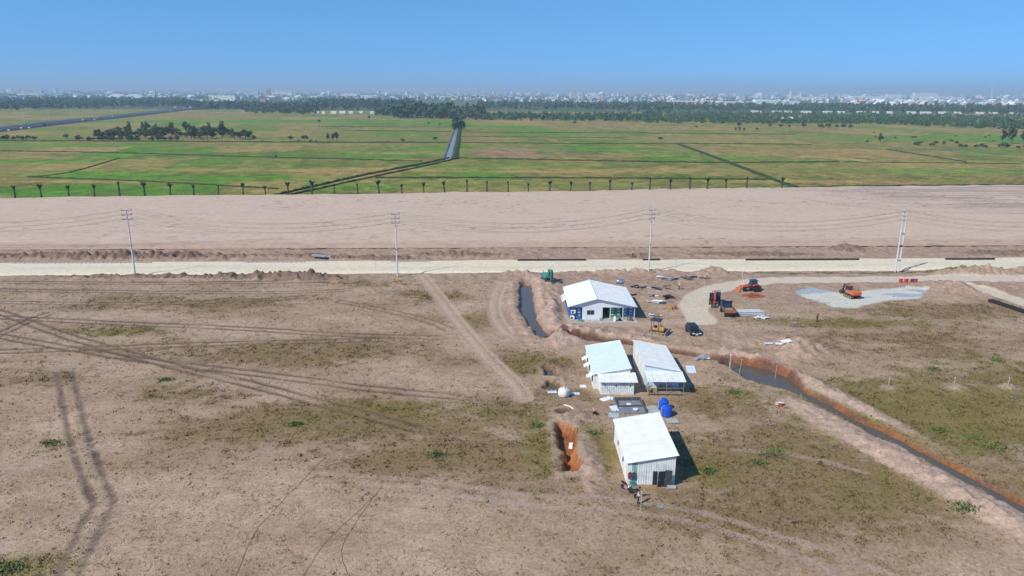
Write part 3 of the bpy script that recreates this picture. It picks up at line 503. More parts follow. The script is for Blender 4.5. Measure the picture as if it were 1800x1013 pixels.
for k, (w, d, h, rf, wi, ri) in enumerate([(9, 14, 9, 'gable', 0, 0), (7, 16, 13, 'flat', 0, 1), (12, 12, 7, 'gable', 1, 0), (8, 15, 16, 'flat', 2, 2), (14, 10, 6, 'gable', 0, 4), (10, 18, 11, 'flat', 1, 1), (22, 30, 8, 'gable', 0, 1), (30, 18, 8, 'gable', 4, 3)]):
    b, nf = houseV(w, d, h, rf); me = bpy.data.meshes.new('house'); me.from_pydata(b.v, [], b.f); me.materials.append(WALLS[wi]); me.materials.append(ROOFS[ri])
    me.polygons.foreach_set('material_index', [0] * nf + [1] * (len(b.f) - nf)); HP.append((me, b, nf, ['white house with a red pitched roof', 'narrow white flat-roofed town house', 'cream house with a red pitched roof', 'narrow grey flat-roofed town house', 'low white house with a brown roof', 'cream flat-roofed block', 'broad white pitched workshop', 'broad pale blue-roofed shed'][k]))
def town_xy(r):
    z = r.random()
    if z < .45: px = r.uniform(1480, 1810); py = r.uniform(176, 190) + (px - 1500) * .006
    elif z < .75: px = r.uniform(840, 1500); py = r.uniform(170, 181)
    else: px = r.uniform(-20, 840); py = r.uniform(167, 177)
    return px, py
r = np.random.default_rng(21)
for k in range(250):
    px, py = town_xy(r); i = int(r.choice(8, p=[.22, .2, .13, .1, .1, .1, .08, .07])); o = bpy.data.objects.new('house', HP[i][0]); link(o); p = P(px, py, -2.2); o.location = p; o.rotation_euler = (0, 0, r.uniform(-.6, .6)); s = r.uniform(.8, 1.25); o.scale = (s, s, s * r.uniform(.8, 1.3))
    tag(o, HP[i][3] + ' among trees of the hazy town', 'house', 'far town: ' + HP[i][3] + 's')
Vs, Fs, Ms, off = [], [], [], 0
for k in range(1900):
    if k < 900: px, py = town_xy(r)
    else: px, py = r.uniform(-60, 1860), 163 + 7 * r.random() ** 1.4 + .004 * 0
    py += (px - 900) * .0052 * (k >= 900); p = P(px, max(py, 162.4 + (px - 900) * .0052), -2.2); i = int(r.integers(0, 8)); _, b, nf, _ = HP[i]; a = r.uniform(-.8, .8); s = r.uniform(.8, 1.3) * (1 if k < 900 else r.uniform(1.0, 2.2)); V = np.array(b.v) * s; V = np.stack([V[:, 0] * math.cos(a) - V[:, 1] * math.sin(a) + p.x, V[:, 0] * math.sin(a) + V[:, 1] * math.cos(a) + p.y, V[:, 2] - 2.2], 1)
    Vs.append(V); Fs += [tuple(q + off for q in f) for f in b.f]; off += len(V); wi = int(r.choice([0, 0, 0, 1, 2])); ri = 5 + int(r.choice([0, 1, 1, 2, 3])); Ms += [wi] * nf + [ri] * (len(b.f) - nf)
me = bpy.data.meshes.new('distant_town'); me.from_pydata(np.concatenate(Vs).tolist(), [], Fs)
for m_ in WALLS + ROOFS: me.materials.append(m_)
me.polygons.foreach_set('material_index', Ms); tag(link(bpy.data.objects.new('distant_town', me)), 'mass of far houses dissolving into haze', 'town', kind='stuff')
def block(x0, x1, ytop, ybase, label, wi=0, kind='tower', cat='building', ri=1, dep=None):
    c = P((x0 + x1) / 2, ybase, -2.2); dist = math.hypot(c.x, c.y); s = dist / F; w = (x1 - x0) * s; h = max(4, (ybase - ytop) * s); d = dep or max(12, min(w, 60) * .7)
    o = thing('tower_block' if kind == 'tower' else 'factory' if kind == 'long' else 'building', label, cat, (c.x, c.y + d / 2, -2.2)); MB().box((0, 0, h / 2 - .5), (w, d, h + 1)).build('wall', WALLS[wi], o)
    if kind == 'tower':
        fl = max(3, int(h / 4.5)); nb = max(2, int(w / 7))
        for i in range(fl): MB().box((0, -d / 2 - .06, (i + .6) * h / fl), (w * .86, .25, h / fl * .4)).build('window', WIN, o)
        MB().box((0, 0, h + 1.2), (w * .35, d * .4, 3.4)).build('roof', ROOFS[2], o)
    elif kind == 'long': MB().prism([(-w / 2 - 1, h + .02), (w / 2 + 1, h + .02), (w / 2 * .97, h + max(2.0, h * .3)), (-w / 2 * .97, h + max(2.0, h * .3))], -d * .52, d * .52).build('roof', ROOFS[ri], o)
    elif kind == 'arch':
        prof = [(-w / 2 + w * i / 16, h + h * .9 * abs(math.sin(2 * math.pi * i / 16))) for i in range(17)]; MB().prism([(-w / 2, h)] + prof + [(w / 2, h)], -d / 2, d / 2).build('roof', ROOFS[1], o)
    else:
        MB().prism([(-w * .53, h + .02), (w * .53, h + .02), (w * .4, h + h * .35), (-w * .4, h + h * .35)], -d * .53, d * .53).build('roof', ROOFS[ri], o)
        for i in range(3): MB().box((0, -d / 2 - .06, (i + .55) * h / 3), (w * .86, .25, h * .12)).build('window', WIN, o)
    return o
for a in ((20, 24, 160, 168, 'slim white tower at the end of the five-tower cluster'), (31.5, 35, 158, 168, 'tallest slim white tower of the five-tower cluster'), (38, 44, 161, 168.5, 'stocky white tower in the middle of the five-tower cluster'), (48, 58, 163, 169, 'wide low white block in the five-tower cluster'), (62, 72, 161, 170, 'white slab block with strong dark floor bands'), (270, 273, 161, 171, 'thin white tower rising behind the long white hall'), (443, 453, 162, 168.5, 'white cube block near the brown tower'),
          (872.5, 877, 161, 173, 'thin pale tower alone in the middle of the skyline'), (1002, 1016, 163, 176, 'large white block with dark floor bands'), (1017, 1023, 169, 180, 'small pale tower close beside the banded block'), (1050, 1058, 167, 179, 'pale twin-shaft apartment tower'), (1061, 1064, 170, 179, 'narrow dark-sided slab beside the twin-shaft tower'), (1219, 1225, 167, 173, 'round-shouldered white block over the factory roofs'), (1274, 1279, 166, 173, 'white tower over the pinkish-walled factory hall'), (1338, 1345, 166, 177, 'white stepped tower above the factory'), (1390, 1400, 163, 175, 'tall grey-white banded tower over the factory'), (1742, 1745, 156, 172, 'faint slim tower far out in the haze')): block(*a)
block(469, 475, 158, 173, 'brown unfinished tower with rough top', 3)
for a in ((1178, 1262, 179.5, 184, 'very long white factory hall with a pinkish wall', 1), (1264, 1330, 181, 186, 'long white factory hall, second in the row', 0), (1330, 1374, 179.5, 186, 'long white factory hall with a taller roof', 0), (1376, 1404, 180, 185, 'short white factory hall ending the row', 0), (1402, 1452, 172.5, 176, 'long pale hall behind the town houses', 0), (1610, 1644, 168, 175, 'large bright white factory standing tallest among long halls', 0), (1644, 1692, 173, 177, 'long low white factory joined to the bright large one', 0), (1562, 1584, 170, 176, 'white hall next to the large bright factory', 0),
          (1500, 1560, 172, 176.5, 'long white hall over the red-roofed houses', 0), (935, 980, 173.5, 176, 'long low white roof near the large banded block', 0), (770, 804, 171, 175, 'long low white roof beyond the tall wood', 0), (602, 627, 166.5, 171, 'white hall above the tall wood', 0), (635, 662, 169, 172.5, 'low pale hall beside the white hall above the wood', 0), (77, 108, 166, 170.5, 'long pale blue-roofed hall beside the five-tower cluster', 4), (270, 296, 171, 175, 'long white hall below the thin tower', 0), (374, 412, 171.5, 178, 'white sawtooth hall near the road junction', 0), (330, 355, 176, 178.5, 'low white hall by the expressway bend', 0), (485, 512, 163.5, 168, 'pale hall beside the radio masts', 0)): block(a[0], a[1], a[2], a[3], a[4], a[5], 'long', 'factory', 3 if a[5] == 4 else 1)
block(193, 243, 171.5, 176, 'white hall with a double-humped curved roof', 0, 'arch', 'hall')
block(1594, 1607, 182, 188.5, 'cream three-storey house with pale roof behind the tree line', 0, 'villa', ri=1); block(1623, 1644, 183, 189.5, 'yellow building with rows of windows', 1, 'villa', ri=4); block(1650, 1665, 185, 190.5, 'ochre building with a red hipped roof', 3, 'villa', ri=0); block(1671, 1680, 184, 188.5, 'small ochre-red roofed block', 3, 'villa', ri=0); block(458, 466, 174, 179, 'red-roofed building near the radio masts', 3, 'villa', ri=0)
c = P(1363, 171, -2.2); s = math.hypot(c.x, c.y) / F; o = thing('water_tower', 'white round water tower above the factory roofs', 'water tower', c); MB().cyl((0, 0, 0), (0, 0, 4 * s), .8 * s, .7 * s, 10).build('stem', WALLS[0], o); MB().lathe([(.3 * s, 2.5 * s), (2.6 * s, 3.6 * s), (3.0 * s, 5.2 * s), (2.4 * s, 6.6 * s), (.4 * s, 7.2 * s)], 14).build('tank', WALLS[0], o, smooth=True)
for x, t in ((515, 150), (524, 151), (493, 158)):
    c = P(x, 174, -2.2); s = math.hypot(c.x, c.y) / F; o = thing('radio_mast', 'tall thin mast over the wood at the expressway end', 'mast', c, 0, 'masts over the expressway wood'); h = (174 - t) * s; MB().cyl((0, 0, 0), (0, 0, h), .25 * s, .1 * s, 4).build('shaft', WALLS[2], o); MB().box((0, 0, h * .93), (.9 * s, .3 * s, .5 * s)).build('antenna', WALLS[2], o)
# low white roadside sheds and parked trucks at the tree line
for k, x in enumerate([552, 566, 582, 597, 614, 632, 651, 668]): block(x, x + random.uniform(4, 11), 199.0 + random.uniform(-.9, .9), 201.5 + random.uniform(-.8, .3), 'low white roadside shed under the tall wood', 0, 'long', 'shed', 1, 8)['group'] = 'white sheds under the wood'
for k in range(16): x = 1325 + k * 30 + random.uniform(-6, 6); y = 198.5 + (x - 1325) * .006; block(x, x + random.uniform(6, 16), y - 1.3, y + 1, 'low white shed strung along the foot of the dark tree line', 0, 'long', 'shed', 1, 7)['group'] = 'white sheds along the tree line'
block(1377, 1393, 209.8, 212, 'white shed roof sunk in the orchard', 0, 'long', 'shed', 1, 6); block(1414, 1422, 211, 213.5, 'small blue-roofed hut in the orchard', 4, 'long', 'hut', 3, 6); block(1615, 1626, 211.5, 215, 'white field hut standing in the orchard belt', 0, 'long', 'hut', 1, 7)
# ------------------------------------------------------------------ expressway
ex = PP([(-120, 239), (-60, 235), (0, 228.5), (120, 214.5), (200, 206.5), (270, 198.5), (330, 191.5), (375, 186.5)]); exs = smooth_line(ex, 8); asp = mat('asphalt', (.055, .057, .062), .85, .15, .3)
def exz(X, Y, t): return 1.6 - 2.3 * sst(.72, 1.0, np.abs(t))
V, Fc, _, _ = strip(exs, 19, exz, 13, 8.0); link(bpy.data.objects.new('expressway', mesh_np('expressway', V, Fc, asp)))['kind'] = 'structure'
def offset(pts, d):
    a = np.array(pts); t = np.gradient(a, axis=0); t /= np.linalg.norm(t, axis=1)[:, None]; return [(x - ty * d, y + tx * d) for (x, y), (tx, ty) in zip(a, t)]
mk = mat('road_paint', (.7, .7, .68), .7, .1, .3); rail = mat('galvanised', (.55, .57, .6), .45, .1, 1, metal=.6)
for d in (-12.6, -.9, .9, 12.6):
    q = offset(exs, d); o = thing('guard_rail', {-12.6: 'steel guard rail on the paddy-side shoulder of the expressway', 12.6: 'steel guard rail on the wood-side shoulder of the expressway'}.get(d, 'steel median guard rail down the middle of the expressway'), 'guard rail', (*q[0], 1.6)); 
    if abs(d) < 1: o['group'] = 'median guard rails'
    MB().tube([(x - q[0][0], y - q[0][1], .75) for x, y in q], .22, 4).build('rail', rail, o); b = MB()
    for x, y in q[::2]: b.box((x - q[0][0], y - q[0][1], .35), (.15, .15, .8))
    b.build('posts', rail, o)
for d in (-11.6, -8, -4.3, 4.3, 8, 11.6): V, Fc, _, _ = strip(offset(exs, d), .12, 1.62, 2, 10.0); link(bpy.data.objects.new('road_marking', mesh_np('road_marking', V, Fc, mk)))['kind'] = 'structure'
lp = mat('lamp_steel', (.6, .62, .65), .5, .1, 1, metal=.3)
for x, y in ((43, 217), (86, 211.5), (127, 207), (162, 203), (197, 201), (224, 200), (248, 197), (272, 195)):
    c = P(x, y, 0); o = thing('street_lamp', 'tall twin-arm lamp post along the expressway', 'lamp post', (c.x, c.y, 0), 0, 'expressway lamp posts'); h = 14; MB().cyl((0, 0, -1), (0, 0, h), .22, .12, 6).build('shaft', lp, o)
    for sx in (-1, 1): a = MB().cyl((0, 0, h - .2), (sx * 2.2, 0, h + .4), .1, .08, 5).build('arm', lp, o); MB().box((sx * 2.6, 0, h + .42), (1.1, .45, .22)).build('lamp_head', lp, a)
CW = [mat('car_white', (.8, .8, .8), .3, .03, 1), mat('car_dark', (.04, .045, .06), .3, .03, 1), mat('car_blue', (.1, .22, .5), .3, .03, 1)]; RUB = mat('rubber', (.02, .02, .02), .9, .1, 3); GLS = mat('dark_glass', (.02, .025, .035), .08, .02, 1, spec=.6)
vx = [(15, 230.5, 0, 'car'), (37, 226.5, 0, 'car'), (51, 226, 0, 'car'), (78, 222.2, 1, 'truck'), (145, 212.3, 0, 'car'), (166, 211, 0, 'car'), (171, 207.3, 0, 'car'), (198, 206, 0, 'car'), (300, 196, 0, 'car'), (308, 190.5, 0, 'truck'), (323, 191.5, 0, 'car'), (335, 190, 0, 'truck')]
for x, y, ci, kd in vx:
    c = P(x, y, 1.62); o = thing(kd, {('car', 0): 'white car driving on the expressway', ('truck', 1): 'dark box truck driving on the expressway', ('truck', 0): 'white box truck driving on the expressway'}[(kd, ci)], kd, c, rad(128), 'expressway ' + ('white cars' if kd == 'car' else 'white trucks' if ci == 0 else 'dark trucks'))
    if kd == 'car': MB().prism([(-2.2, .35), (2.2, .35), (2.2, .85), (1.2, .95), (.6, 1.5), (-1.5, 1.5), (-2.1, 1.0)], -.9, .9).build('body', CW[ci], o); MB().prism([(1.08, .98), (.58, 1.44), (-1.45, 1.44), (-1.95, 1.0)], -.92, .92).build('window', GLS, o)
    else: MB().box((-.9, 0, 2.1), (5.8, 2.3, 2.6)).build('cargo_box', CW[ci], o); MB().box((3, 0, 1.5), (1.7, 2.2, 2.0)).build('cab', CW[ci], o)
    for wx in (-1.4, 1.4):
        for wy in (-.9, .9): MB().lathe([(.36, -.12), (.36, .12)], 10, 'Y', (wx, wy, .36)).build('wheel', RUB, o)
# ------------------------------------------------------------------ haze
b = MB().box((0, 31000, 83.5), (118000, 66800, 173)); me = bpy.data.meshes.new('haze'); me.from_pydata(b.v, [], b.f); hz = link(bpy.data.objects.new('haze', me)); hz['kind'] = 'stuff'; tag(hz, 'thin blue haze over the whole plain', 'haze')
hm = bpy.data.materials.new('haze'); hm.use_nodes = True; hn = hm.node_tree.nodes; hn.remove(hn['Principled BSDF']); pv = hn.new('ShaderNodeVolumePrincipled'); pv.inputs['Color'].default_value = (.60, .81, 1, 1); pv.inputs['Density'].default_value = 1.6e-4; pv.inputs['Anisotropy'].default_value = 0
hm.node_tree.links.new(pv.outputs[0], hn['Material Output'].inputs['Volume']); me.materials.append(hm)
# ------------------------------------------------------------------ materials of the things
WHT = mat('sheet_white', (.80, .81, .80), .45, .05, .9, col2=(.69, .69, .66)); BLW = mat('sheet_pale_blue', (.62, .71, .80), .45, .05, .7, col2=(.57, .66, .75)); WWL = mat('sheet_worn', (.74, .77, .76), .55, .12, 1.2, col2=(.56, .58, .57)); GRS = mat('sheet_green', (.24, .46, .36), .55, .15, 1.0); CLR = mat('sheet_fibreglass', (.72, .76, .74), .4, .12, 1.5, col2=(.60, .64, .62))
CBL = mat('container_blue', (.05, .16, .45), .5, .15, 1.0); CGR = mat('container_green', (.09, .33, .22), .5, .2, 1.2); DRK = mat('dark_board', (.035, .04, .05), .6, .3, 2); STL = mat('steel', (.42, .44, .46), .45, .15, 2, metal=.5); CON = mat('concrete', (.46, .45, .42), .9, .15, 1.2, .01); WOD = mat('wood', (.33, .22, .13), .85, .25, 3); PLW = mat('plywood', (.42, .30, .19), .85, .2, 2)
TNK = mat('tank_blue', (.015, .09, .55), .35, .08, 1); BAG = mat('bag_white', (.74, .73, .70), .8, .08, 2, .03); SKN = mat('skin', (.36, .22, .15), .7, .05, 5); BLK = mat('black_paint', (.02, .02, .022), .45, .1, 2); YEL = mat('machine_yellow', (.66, .34, .04), .6, .15, 2.5, col2=(.36, .23, .10)); ORG = mat('machine_orange', (.62, .15, .035), .6, .12, 2.5, col2=(.36, .15, .07)); RED = mat('machine_red', (.55, .05, .03), .5, .15, 1.5); TEA = mat('machine_green', (.08, .30, .25), .5, .15, 1.5); DIRTY = mat('track_steel', (.11, .09, .075), .8, .3, 2); RUST = mat('rust', (.30, .12, .07), .85, .3, 3); GRY = mat('machine_grey', (.33, .33, .34), .6, .15, 2); STRAWB = mat('bamboo', (.62, .52, .36), .8, .15, 3)
# ------------------------------------------------------------------ sheds
def panels(parent, name, o, u, v, n, W, Hl, Hr, m, step=1.05, skip=()):        # upright or sloping sheets side by side; height runs Hl -> Hr
    u, v, n, o = Vector(u), Vector(v), Vector(n), Vector(o); k = max(1, round(W / step)); wd = W / k
    for i in range(k):
        if i in skip: continue
        mm = m[i % len(m)] if isinstance(m, list) else m; h0 = Hl + (Hr - Hl) * i / k; h1 = Hl + (Hr - Hl) * (i + 1) / k
        b = MB().sheet(o + u * (wd * i), u, v, n, wd - .012, 1.0); nn = len(b.v) // 2; vs = []
        for j, q in enumerate(b.v):
            q = Vector(q); base = q - v * (1.0 if j >= nn else 0.0)
            vs.append(base + (v * (h0 + (h1 - h0) * (((q - o).dot(u) - wd * i) / wd)) if j >= nn else Vector()))
        b.v = [tuple(q) for q in vs]; b.build(name, mm, parent)
def mono_shed(x0, x1, y0, y1, hl, hr, name, label, roofm, frontm, sidem, over=.25, front_skip=(), front_split=None):
    W, D = x1 - x0, y1 - y0; z0 = gz((x0 + x1) / 2, (y0 + y1) / 2) - .1; o = thing(name, label, 'shed', (x0, y0, z0))
    panels(o, 'front_panel', (0, 0, 0), (1, 0, 0), (0, 0, 1), (0, -1, 0), W, hl, hr, frontm, skip=front_skip)
    panels(o, 'back_panel', (W, D, 0), (-1, 0, 0), (0, 0, 1), (0, 1, 0), W, hr, hl, sidem); panels(o, 'side_panel', (0, D, 0), (0, -1, 0), (0, 0, 1), (-1, 0, 0), D, hl, hl, sidem); panels(o, 'side_panel', (W, 0, 0), (0, 1, 0), (0, 0, 1), (1, 0, 0), D, hr, hr, sidem)
    sl = Vector((W + 2 * over, 0, (hr - hl) * (W + 2 * over) / W)); L = sl.length; sl.normalize(); nn = Vector((-sl.z, 0, sl.x)); zb = hl - (hr - hl) * over / W + .06
    panels(o, 'roof_sheet', (-over, -over, zb), (0, 1, 0), tuple(sl), tuple(nn), D + 2 * over, L, L, roofm)
    for yy in (-over - .03, D + over + .03): MB().cyl((-over, yy, zb + .03), (-over + sl.x * L, yy, zb + sl.z * L + .03), .05, .05, 4).build('roof_trim', WHT, o)
    b = MB()
    for xx in (.08, W - .08):
        for yy in (.08, D / 2, D - .08): b.box((xx, yy, (hl if xx < 1 else hr) / 2), (.1, .1, (hl if xx < 1 else hr)))
    b.build('frame', STL, o); return o
s1 = mono_shed(13.75, 19.4, 75.9, 87.0, 3.0, 4.0, 'corrugated_shed', 'white mono-pitch corrugated shed with green corner sheet and dark doors', WHT, [GRS, WWL, WWL, WWL, WWL], [WHT, WWL, WHT])
MB().box((0, -.035, 1.5), (.55, .02, 3.0)).build('corner_sheet', WHT, s1, (.27, 0, 0)); 
MB().box((3.28, -.045, .95), (.55, .03, 1.9)).build('door_opening', DRK, s1)
for x, h, rz, m_, t in ((3.9, 2.3, .10, DRK, .05), (4.75, 2.45, -.12, mat('board_stained', (.09, .085, .095), .7, .5, 3, col2=(.025, .025, .035)), .05)):
    d = MB().box((0, 0, h / 2), (.8, t, h), RX(rad(7))).build('door', m_, s1, (x, -.45, 0), rz); MB().box((-.3, -.06, h * .5), (.04, .06, .2), RX(rad(7))).build('handle', STL, d)
for y in (3.2, 7.4): MB().box((-.06, y, 1.7), (.05, .45, .5)).build('window', DRK, s1)
lean = MB().add([(-.2, 11.25, 3.0), (3.8, 11.25, 3.55), (3.0, 12.4, 2.7), (-.2, 12.5, 2.3), (-.2, 11.25, 2.95), (3.8, 11.25, 3.5), (3.0, 12.4, 2.65), (-.2, 12.5, 2.25)], [(0, 1, 2, 3), (4, 5, 6, 7), (0, 3, 7, 4), (1, 2, 6, 5), (2, 3, 7, 6), (0, 1, 5, 4)]).build('rear_awning', mat('sheet_clear', (.55, .66, .70), .3, .1, 1), s1)
for x in (0, 2.9): MB().cyl((x, 12.3, 0), (x, 12.3, 2.35), .04, .04, 5).build('awning_post', STL, s1)
o = thing('sleeper_block', 'flat grey concrete block lying at the shed door corner', 'block', (18.9, 75.1, gz(18.9, 75.1))); MB().box((0, 0, .2), (1.0, .55, .22)).build('slab', CON, o, bevel=.03)
for sx in (-.35, .35): MB().box((sx, 0, .05), (.16, .4, .14)).build('foot', WOD, o)
for x, m_, lb in ((14.0, mat('shirt_red', (.35, .04, .05), .9, .2, 4), 'dark red shirt hanging on the green shed corner'), (14.45, mat('shirt_teal', (.04, .10, .14), .9, .2, 4), 'dark teal shirt hanging on the green shed corner')):
    o = thing('hanging_shirt', lb, 'shirt', (x, 75.72, gz(14.2, 75.7) + .9)); MB().add([(-.16, 0, 0), (.16, 0, 0), (.2, .02, .6), (.12, .03, .85), (-.12, .03, .85), (-.2, .02, .6), (-.15, -.08, 0), (.15, -.08, 0), (.18, -.08, .6), (.1, -.04, .84), (-.1, -.04, .84), (-.18, -.08, .6)], [(5, 4, 3, 2, 1, 0), (6, 7, 8, 9, 10, 11)] + [(i, (i + 1) % 6, 6 + (i + 1) % 6, 6 + i) for i in range(6)]).build('body', m_, o); MB().tube([(-.2, -.02, .8), (0, 0, .95), (.2, -.02, .8)], .02, 4).build('hanger', STL, o)
o = MB().add([(0, 0, 0), (1.5, -.05, 0), (.55, .12, 1.25), (-.1, .12, 1.0), (.1, -.5, .02), (1.1, -.42, .02)], [(0, 4, 3), (4, 5, 2, 3), (5, 1, 2), (0, 1, 5, 4), (0, 3, 2, 1)]).build('green_tarp', mat('tarp_green', (.05, .22, .18), .6, .2, 2), None, (14.1, 75.72, gz(14.6, 75.5))); o.scale = (.62, .5, .5); tag(o, 'dark green tarpaulin slumped against the green shed corner', 'tarp')
# pale blue shed with closed white lean-to
s2 = mono_shed(12.85, 18.5, 104.2, 116.7, 2.6, 3.6, 'pale_blue_shed', 'shed with pale blue roof, propped side shutters and closed white lean-to', BLW, WWL, [WWL, WHT, WWL], .2)
L = 2.25; panels(s2, 'lean_to_panel', (.85, -2.05, 0), (1, 0, 0), (0, 0, 1), (0, -1, 0), 5.15, L, L, WWL, 1.0); panels(s2, 'lean_to_panel', (.85, 0, 0), (0, -1, 0), (0, 0, 1), (-1, 0, 0), 2.05, L, L, WWL); panels(s2, 'lean_to_panel', (6, -2.05, 0), (0, 1, 0), (0, 0, 1), (1, 0, 0), 2.05, L, L, WWL)
sl = Vector((0, 2.75, .55)); LL = sl.length; sl.normalize(); panels(s2, 'lean_to_roof_sheet', (.5, -2.55, 2.28), (1, 0, 0), tuple(sl), (0, -sl.z, sl.y), 6.0, LL, LL, WHT)
for x0, z0, x1, z1 in ((1.1, 2.1, 2.6, .1), (3.9, 2.1, 4.9, 1.0)): MB().cyl((x0, -2.1, z0), (x1, -2.1, z1), .035, .035, 4).build('brace', STL, s2)
for x, z in ((3.2, 1.5), (5.4, 1.5)): MB().box((x, -2.1, z), (.16, .04, .16)).build('vent', DRK, s2)
gtp = MB()
for i in range(5): gtp.cyl((2.7 + i * .05, .1 + i * .12, 2.98 + .03 * i), (5.9, .15 + i * .16, 3.4 + .02 * i), .13, .12, 7)
gtp.build('rolled_tarp', mat('tarp_mint', (.34, .62, .47), .6, .15, 2), s2)
for y in (1.0, 5.5, 8.6): 
    f_ = MB().add([(0, y, 2.1), (0, y + 1.3, 2.1), (-1.0, y + 1.3, 1.55), (-1.0, y, 1.55), (0, y, 2.06), (0, y + 1.3, 2.06), (-1.0, y + 1.3, 1.51), (-1.0, y, 1.51)], [(0, 1, 2, 3), (7, 6, 5, 4), (0, 4, 5, 1), (1, 5, 6, 2), (2, 6, 7, 3), (3, 7, 4, 0)]).build('shutter', WHT, s2); MB().cyl((-.03, y + .1, 1.0), (-.95, y + .1, 1.52), .025, .025, 4).build('prop', STL, f_); MB().box((-.03, y + .65, 1.5), (.05, 1.25, 1.0)).build('window', DRK, s2)
# white shed with open post-and-rail porch (high side towards the pale blue shed)
s3 = mono_shed(20.85, 26.3, 104.6, 115.7, 4.0, 3.0, 'porch_shed', 'white shed with an open pipe-railed porch under fibreglass sheets', WHT, BLW, [WHT, WWL, WHT], .2)
sl = Vector((0, 3.1, .55)); LL = sl.length; sl.normalize(); panels(s3, 'porch_sheet', (-.05, -3.0, 2.42), (1, 0, 0), tuple(sl), (0, -sl.z, sl.y), 5.9, LL, LL, [CLR, CLR, WHT], 1.0)
for x in (.1, 2.9, 5.5):
    MB().cyl((x, -2.85, 0), (x, -2.85, 2.45), .05, .05, 6).build('porch_post', STL, s3)
for z in (.45, 1.35): MB().cyl((.1, -2.85, z), (5.5, -2.85, z), .04, .04, 5).build('rail', STL, s3)
for y in (-2.85, -1.5, 0): MB().cyl((.1, y, 2.4 + (y + 2.85) * .18), (5.5, y, 2.4 + (y + 2.85) * .18), .04, .04, 5).build('rafter', STL, s3)
for z0, z1 in ((2.3, .2), (1.2, .5)): MB().cyl((.1, -2.85, z0), (.1, -.1, z1), .04, .04, 5).build('side_brace', STL, s3)
MB().box((2.8, -1.5, .25), (5.2, 2.4, .08)).build('porch_deck', PLW, s3)
zf = gz(23, 103)
for k in range(7):
    a = random.uniform(-.5, .5); o = thing('plank', 'rough brown plank heaped at the corner of the railed porch', 'plank', (21.7 + random.uniform(-.4, .5), 102.9 + random.uniform(-.6, .6), zf + .32 + k * .07), 1.2 + a, 'planks under the porch'); MB().box((0, 0, 0), (1.9, .22, .06), RY(random.uniform(-.08, .08))).build('board', PLW if k % 2 else WOD, o)
for x, m_, lb in ((23.2, mat('drum_grey', (.2, .21, .22), .6, .2, 2), 'grey drum in the shade of the railed porch'), (24.6, mat('box_card', (.4, .28, .17), .9, .2, 2), 'cardboard box in the shade of the railed porch')):
    o = thing('drum' if 'drum' in lb else 'carton', lb, 'drum' if 'drum' in lb else 'box', (x, 103.3, zf + .3)); (MB().lathe([(.28, 0), (.3, .1), (.3, .75), (.28, .85)], 12) if 'drum' in lb else MB().box((0, 0, .3), (.6, .5, .6))).build('body', m_, o); (MB().lathe([(.29, .85), (.29, .88)], 12) if 'drum' in lb else MB().box((0, 0, .61), (.5, .06, .02))).build('lid' if 'drum' in lb else 'tape', STL, o)
# ------------------------------------------------------------------ site office
zo = gz(18, 146) + .05; of = thing('site_office', 'white gabled site office over shipping containers with an open front bay', 'office', (11.7, 139.4, zo)); RX0 = 5.5; W, D, E_, RG = 13.4, 14.4, 2.9, 4.5
for x0, z0, x1, z1, nm in ((-.4, E_ - .12, RX0, RG, 'l'), (W + .35, E_ - .12, RX0, RG, 'r')):
    sl = Vector((x1 - x0, 0, z1 - z0)); LL = sl.length; sl.normalize(); nn = Vector((-sl.z, 0, sl.x)) if sl.x > 0 else Vector((sl.z, 0, -sl.x)); panels(of, 'roof_sheet', (x0, -.6, z0 + .05), (0, 1, 0), tuple(sl), tuple(nn), D + 1.0, LL, LL, WHT)
MB().prism([(RX0 - .25, RG - .0), (RX0 + .25, RG - .0), (RX0, RG + .12)], -.62, D + .42).build('ridge_cap', WHT, of)
MB().add([(-.1, 0, 2.62), (W, 0, 2.62), (W, 0, E_ - .1), (RX0, 0, RG - .02), (-.1, 0, E_ - .1), (-.1, .08, 2.62), (W, .08, 2.62), (W, .08, E_ - .1), (RX0, .08, RG - .02), (-.1, .08, E_ - .1)], [(0, 1, 2, 3, 4), (9, 8, 7, 6, 5), (0, 5, 6, 1)]).build('gable_wall', mat('wall_panel_white', (.72, .76, .80), .5, .04, .6), of)
MB().add([(-.1, D, 0), (W, D, 0), (W, D, E_ - .1), (RX0, D, RG - .02), (-.1, D, E_ - .1)], [(0, 1, 2, 3, 4)]).build('rear_wall', WWL, of)
wp = MATS['wall_panel_white']
for i in range(4): MB().box((2.62 + i * 1.0 + .5, .04, 1.31), (.985, .08, 2.62)).build('wall_panel', wp, of)
wn = MB().box((4.3, -.03, 1.55), (1.5, .06, .95)).build('window', STL, of)
for sx in (-.36, .36): MB().box((4.3 + sx, -.07, 1.55), (.6, .03, .8)).build('pane', GLS, wn)
for x in (6.7, 8.35, 10.9, 13.25): MB().box((x, .05, 1.31), (.12, .12, 2.62)).build('post', WHT, of)
MB().box((8, 7, .03), (10.5, 13.8, .06)).build('floor', CON, of); MB().box((6.65, 4, 1.3), (.06, 7.8, 2.6)).build('inner_wall', wp, of)
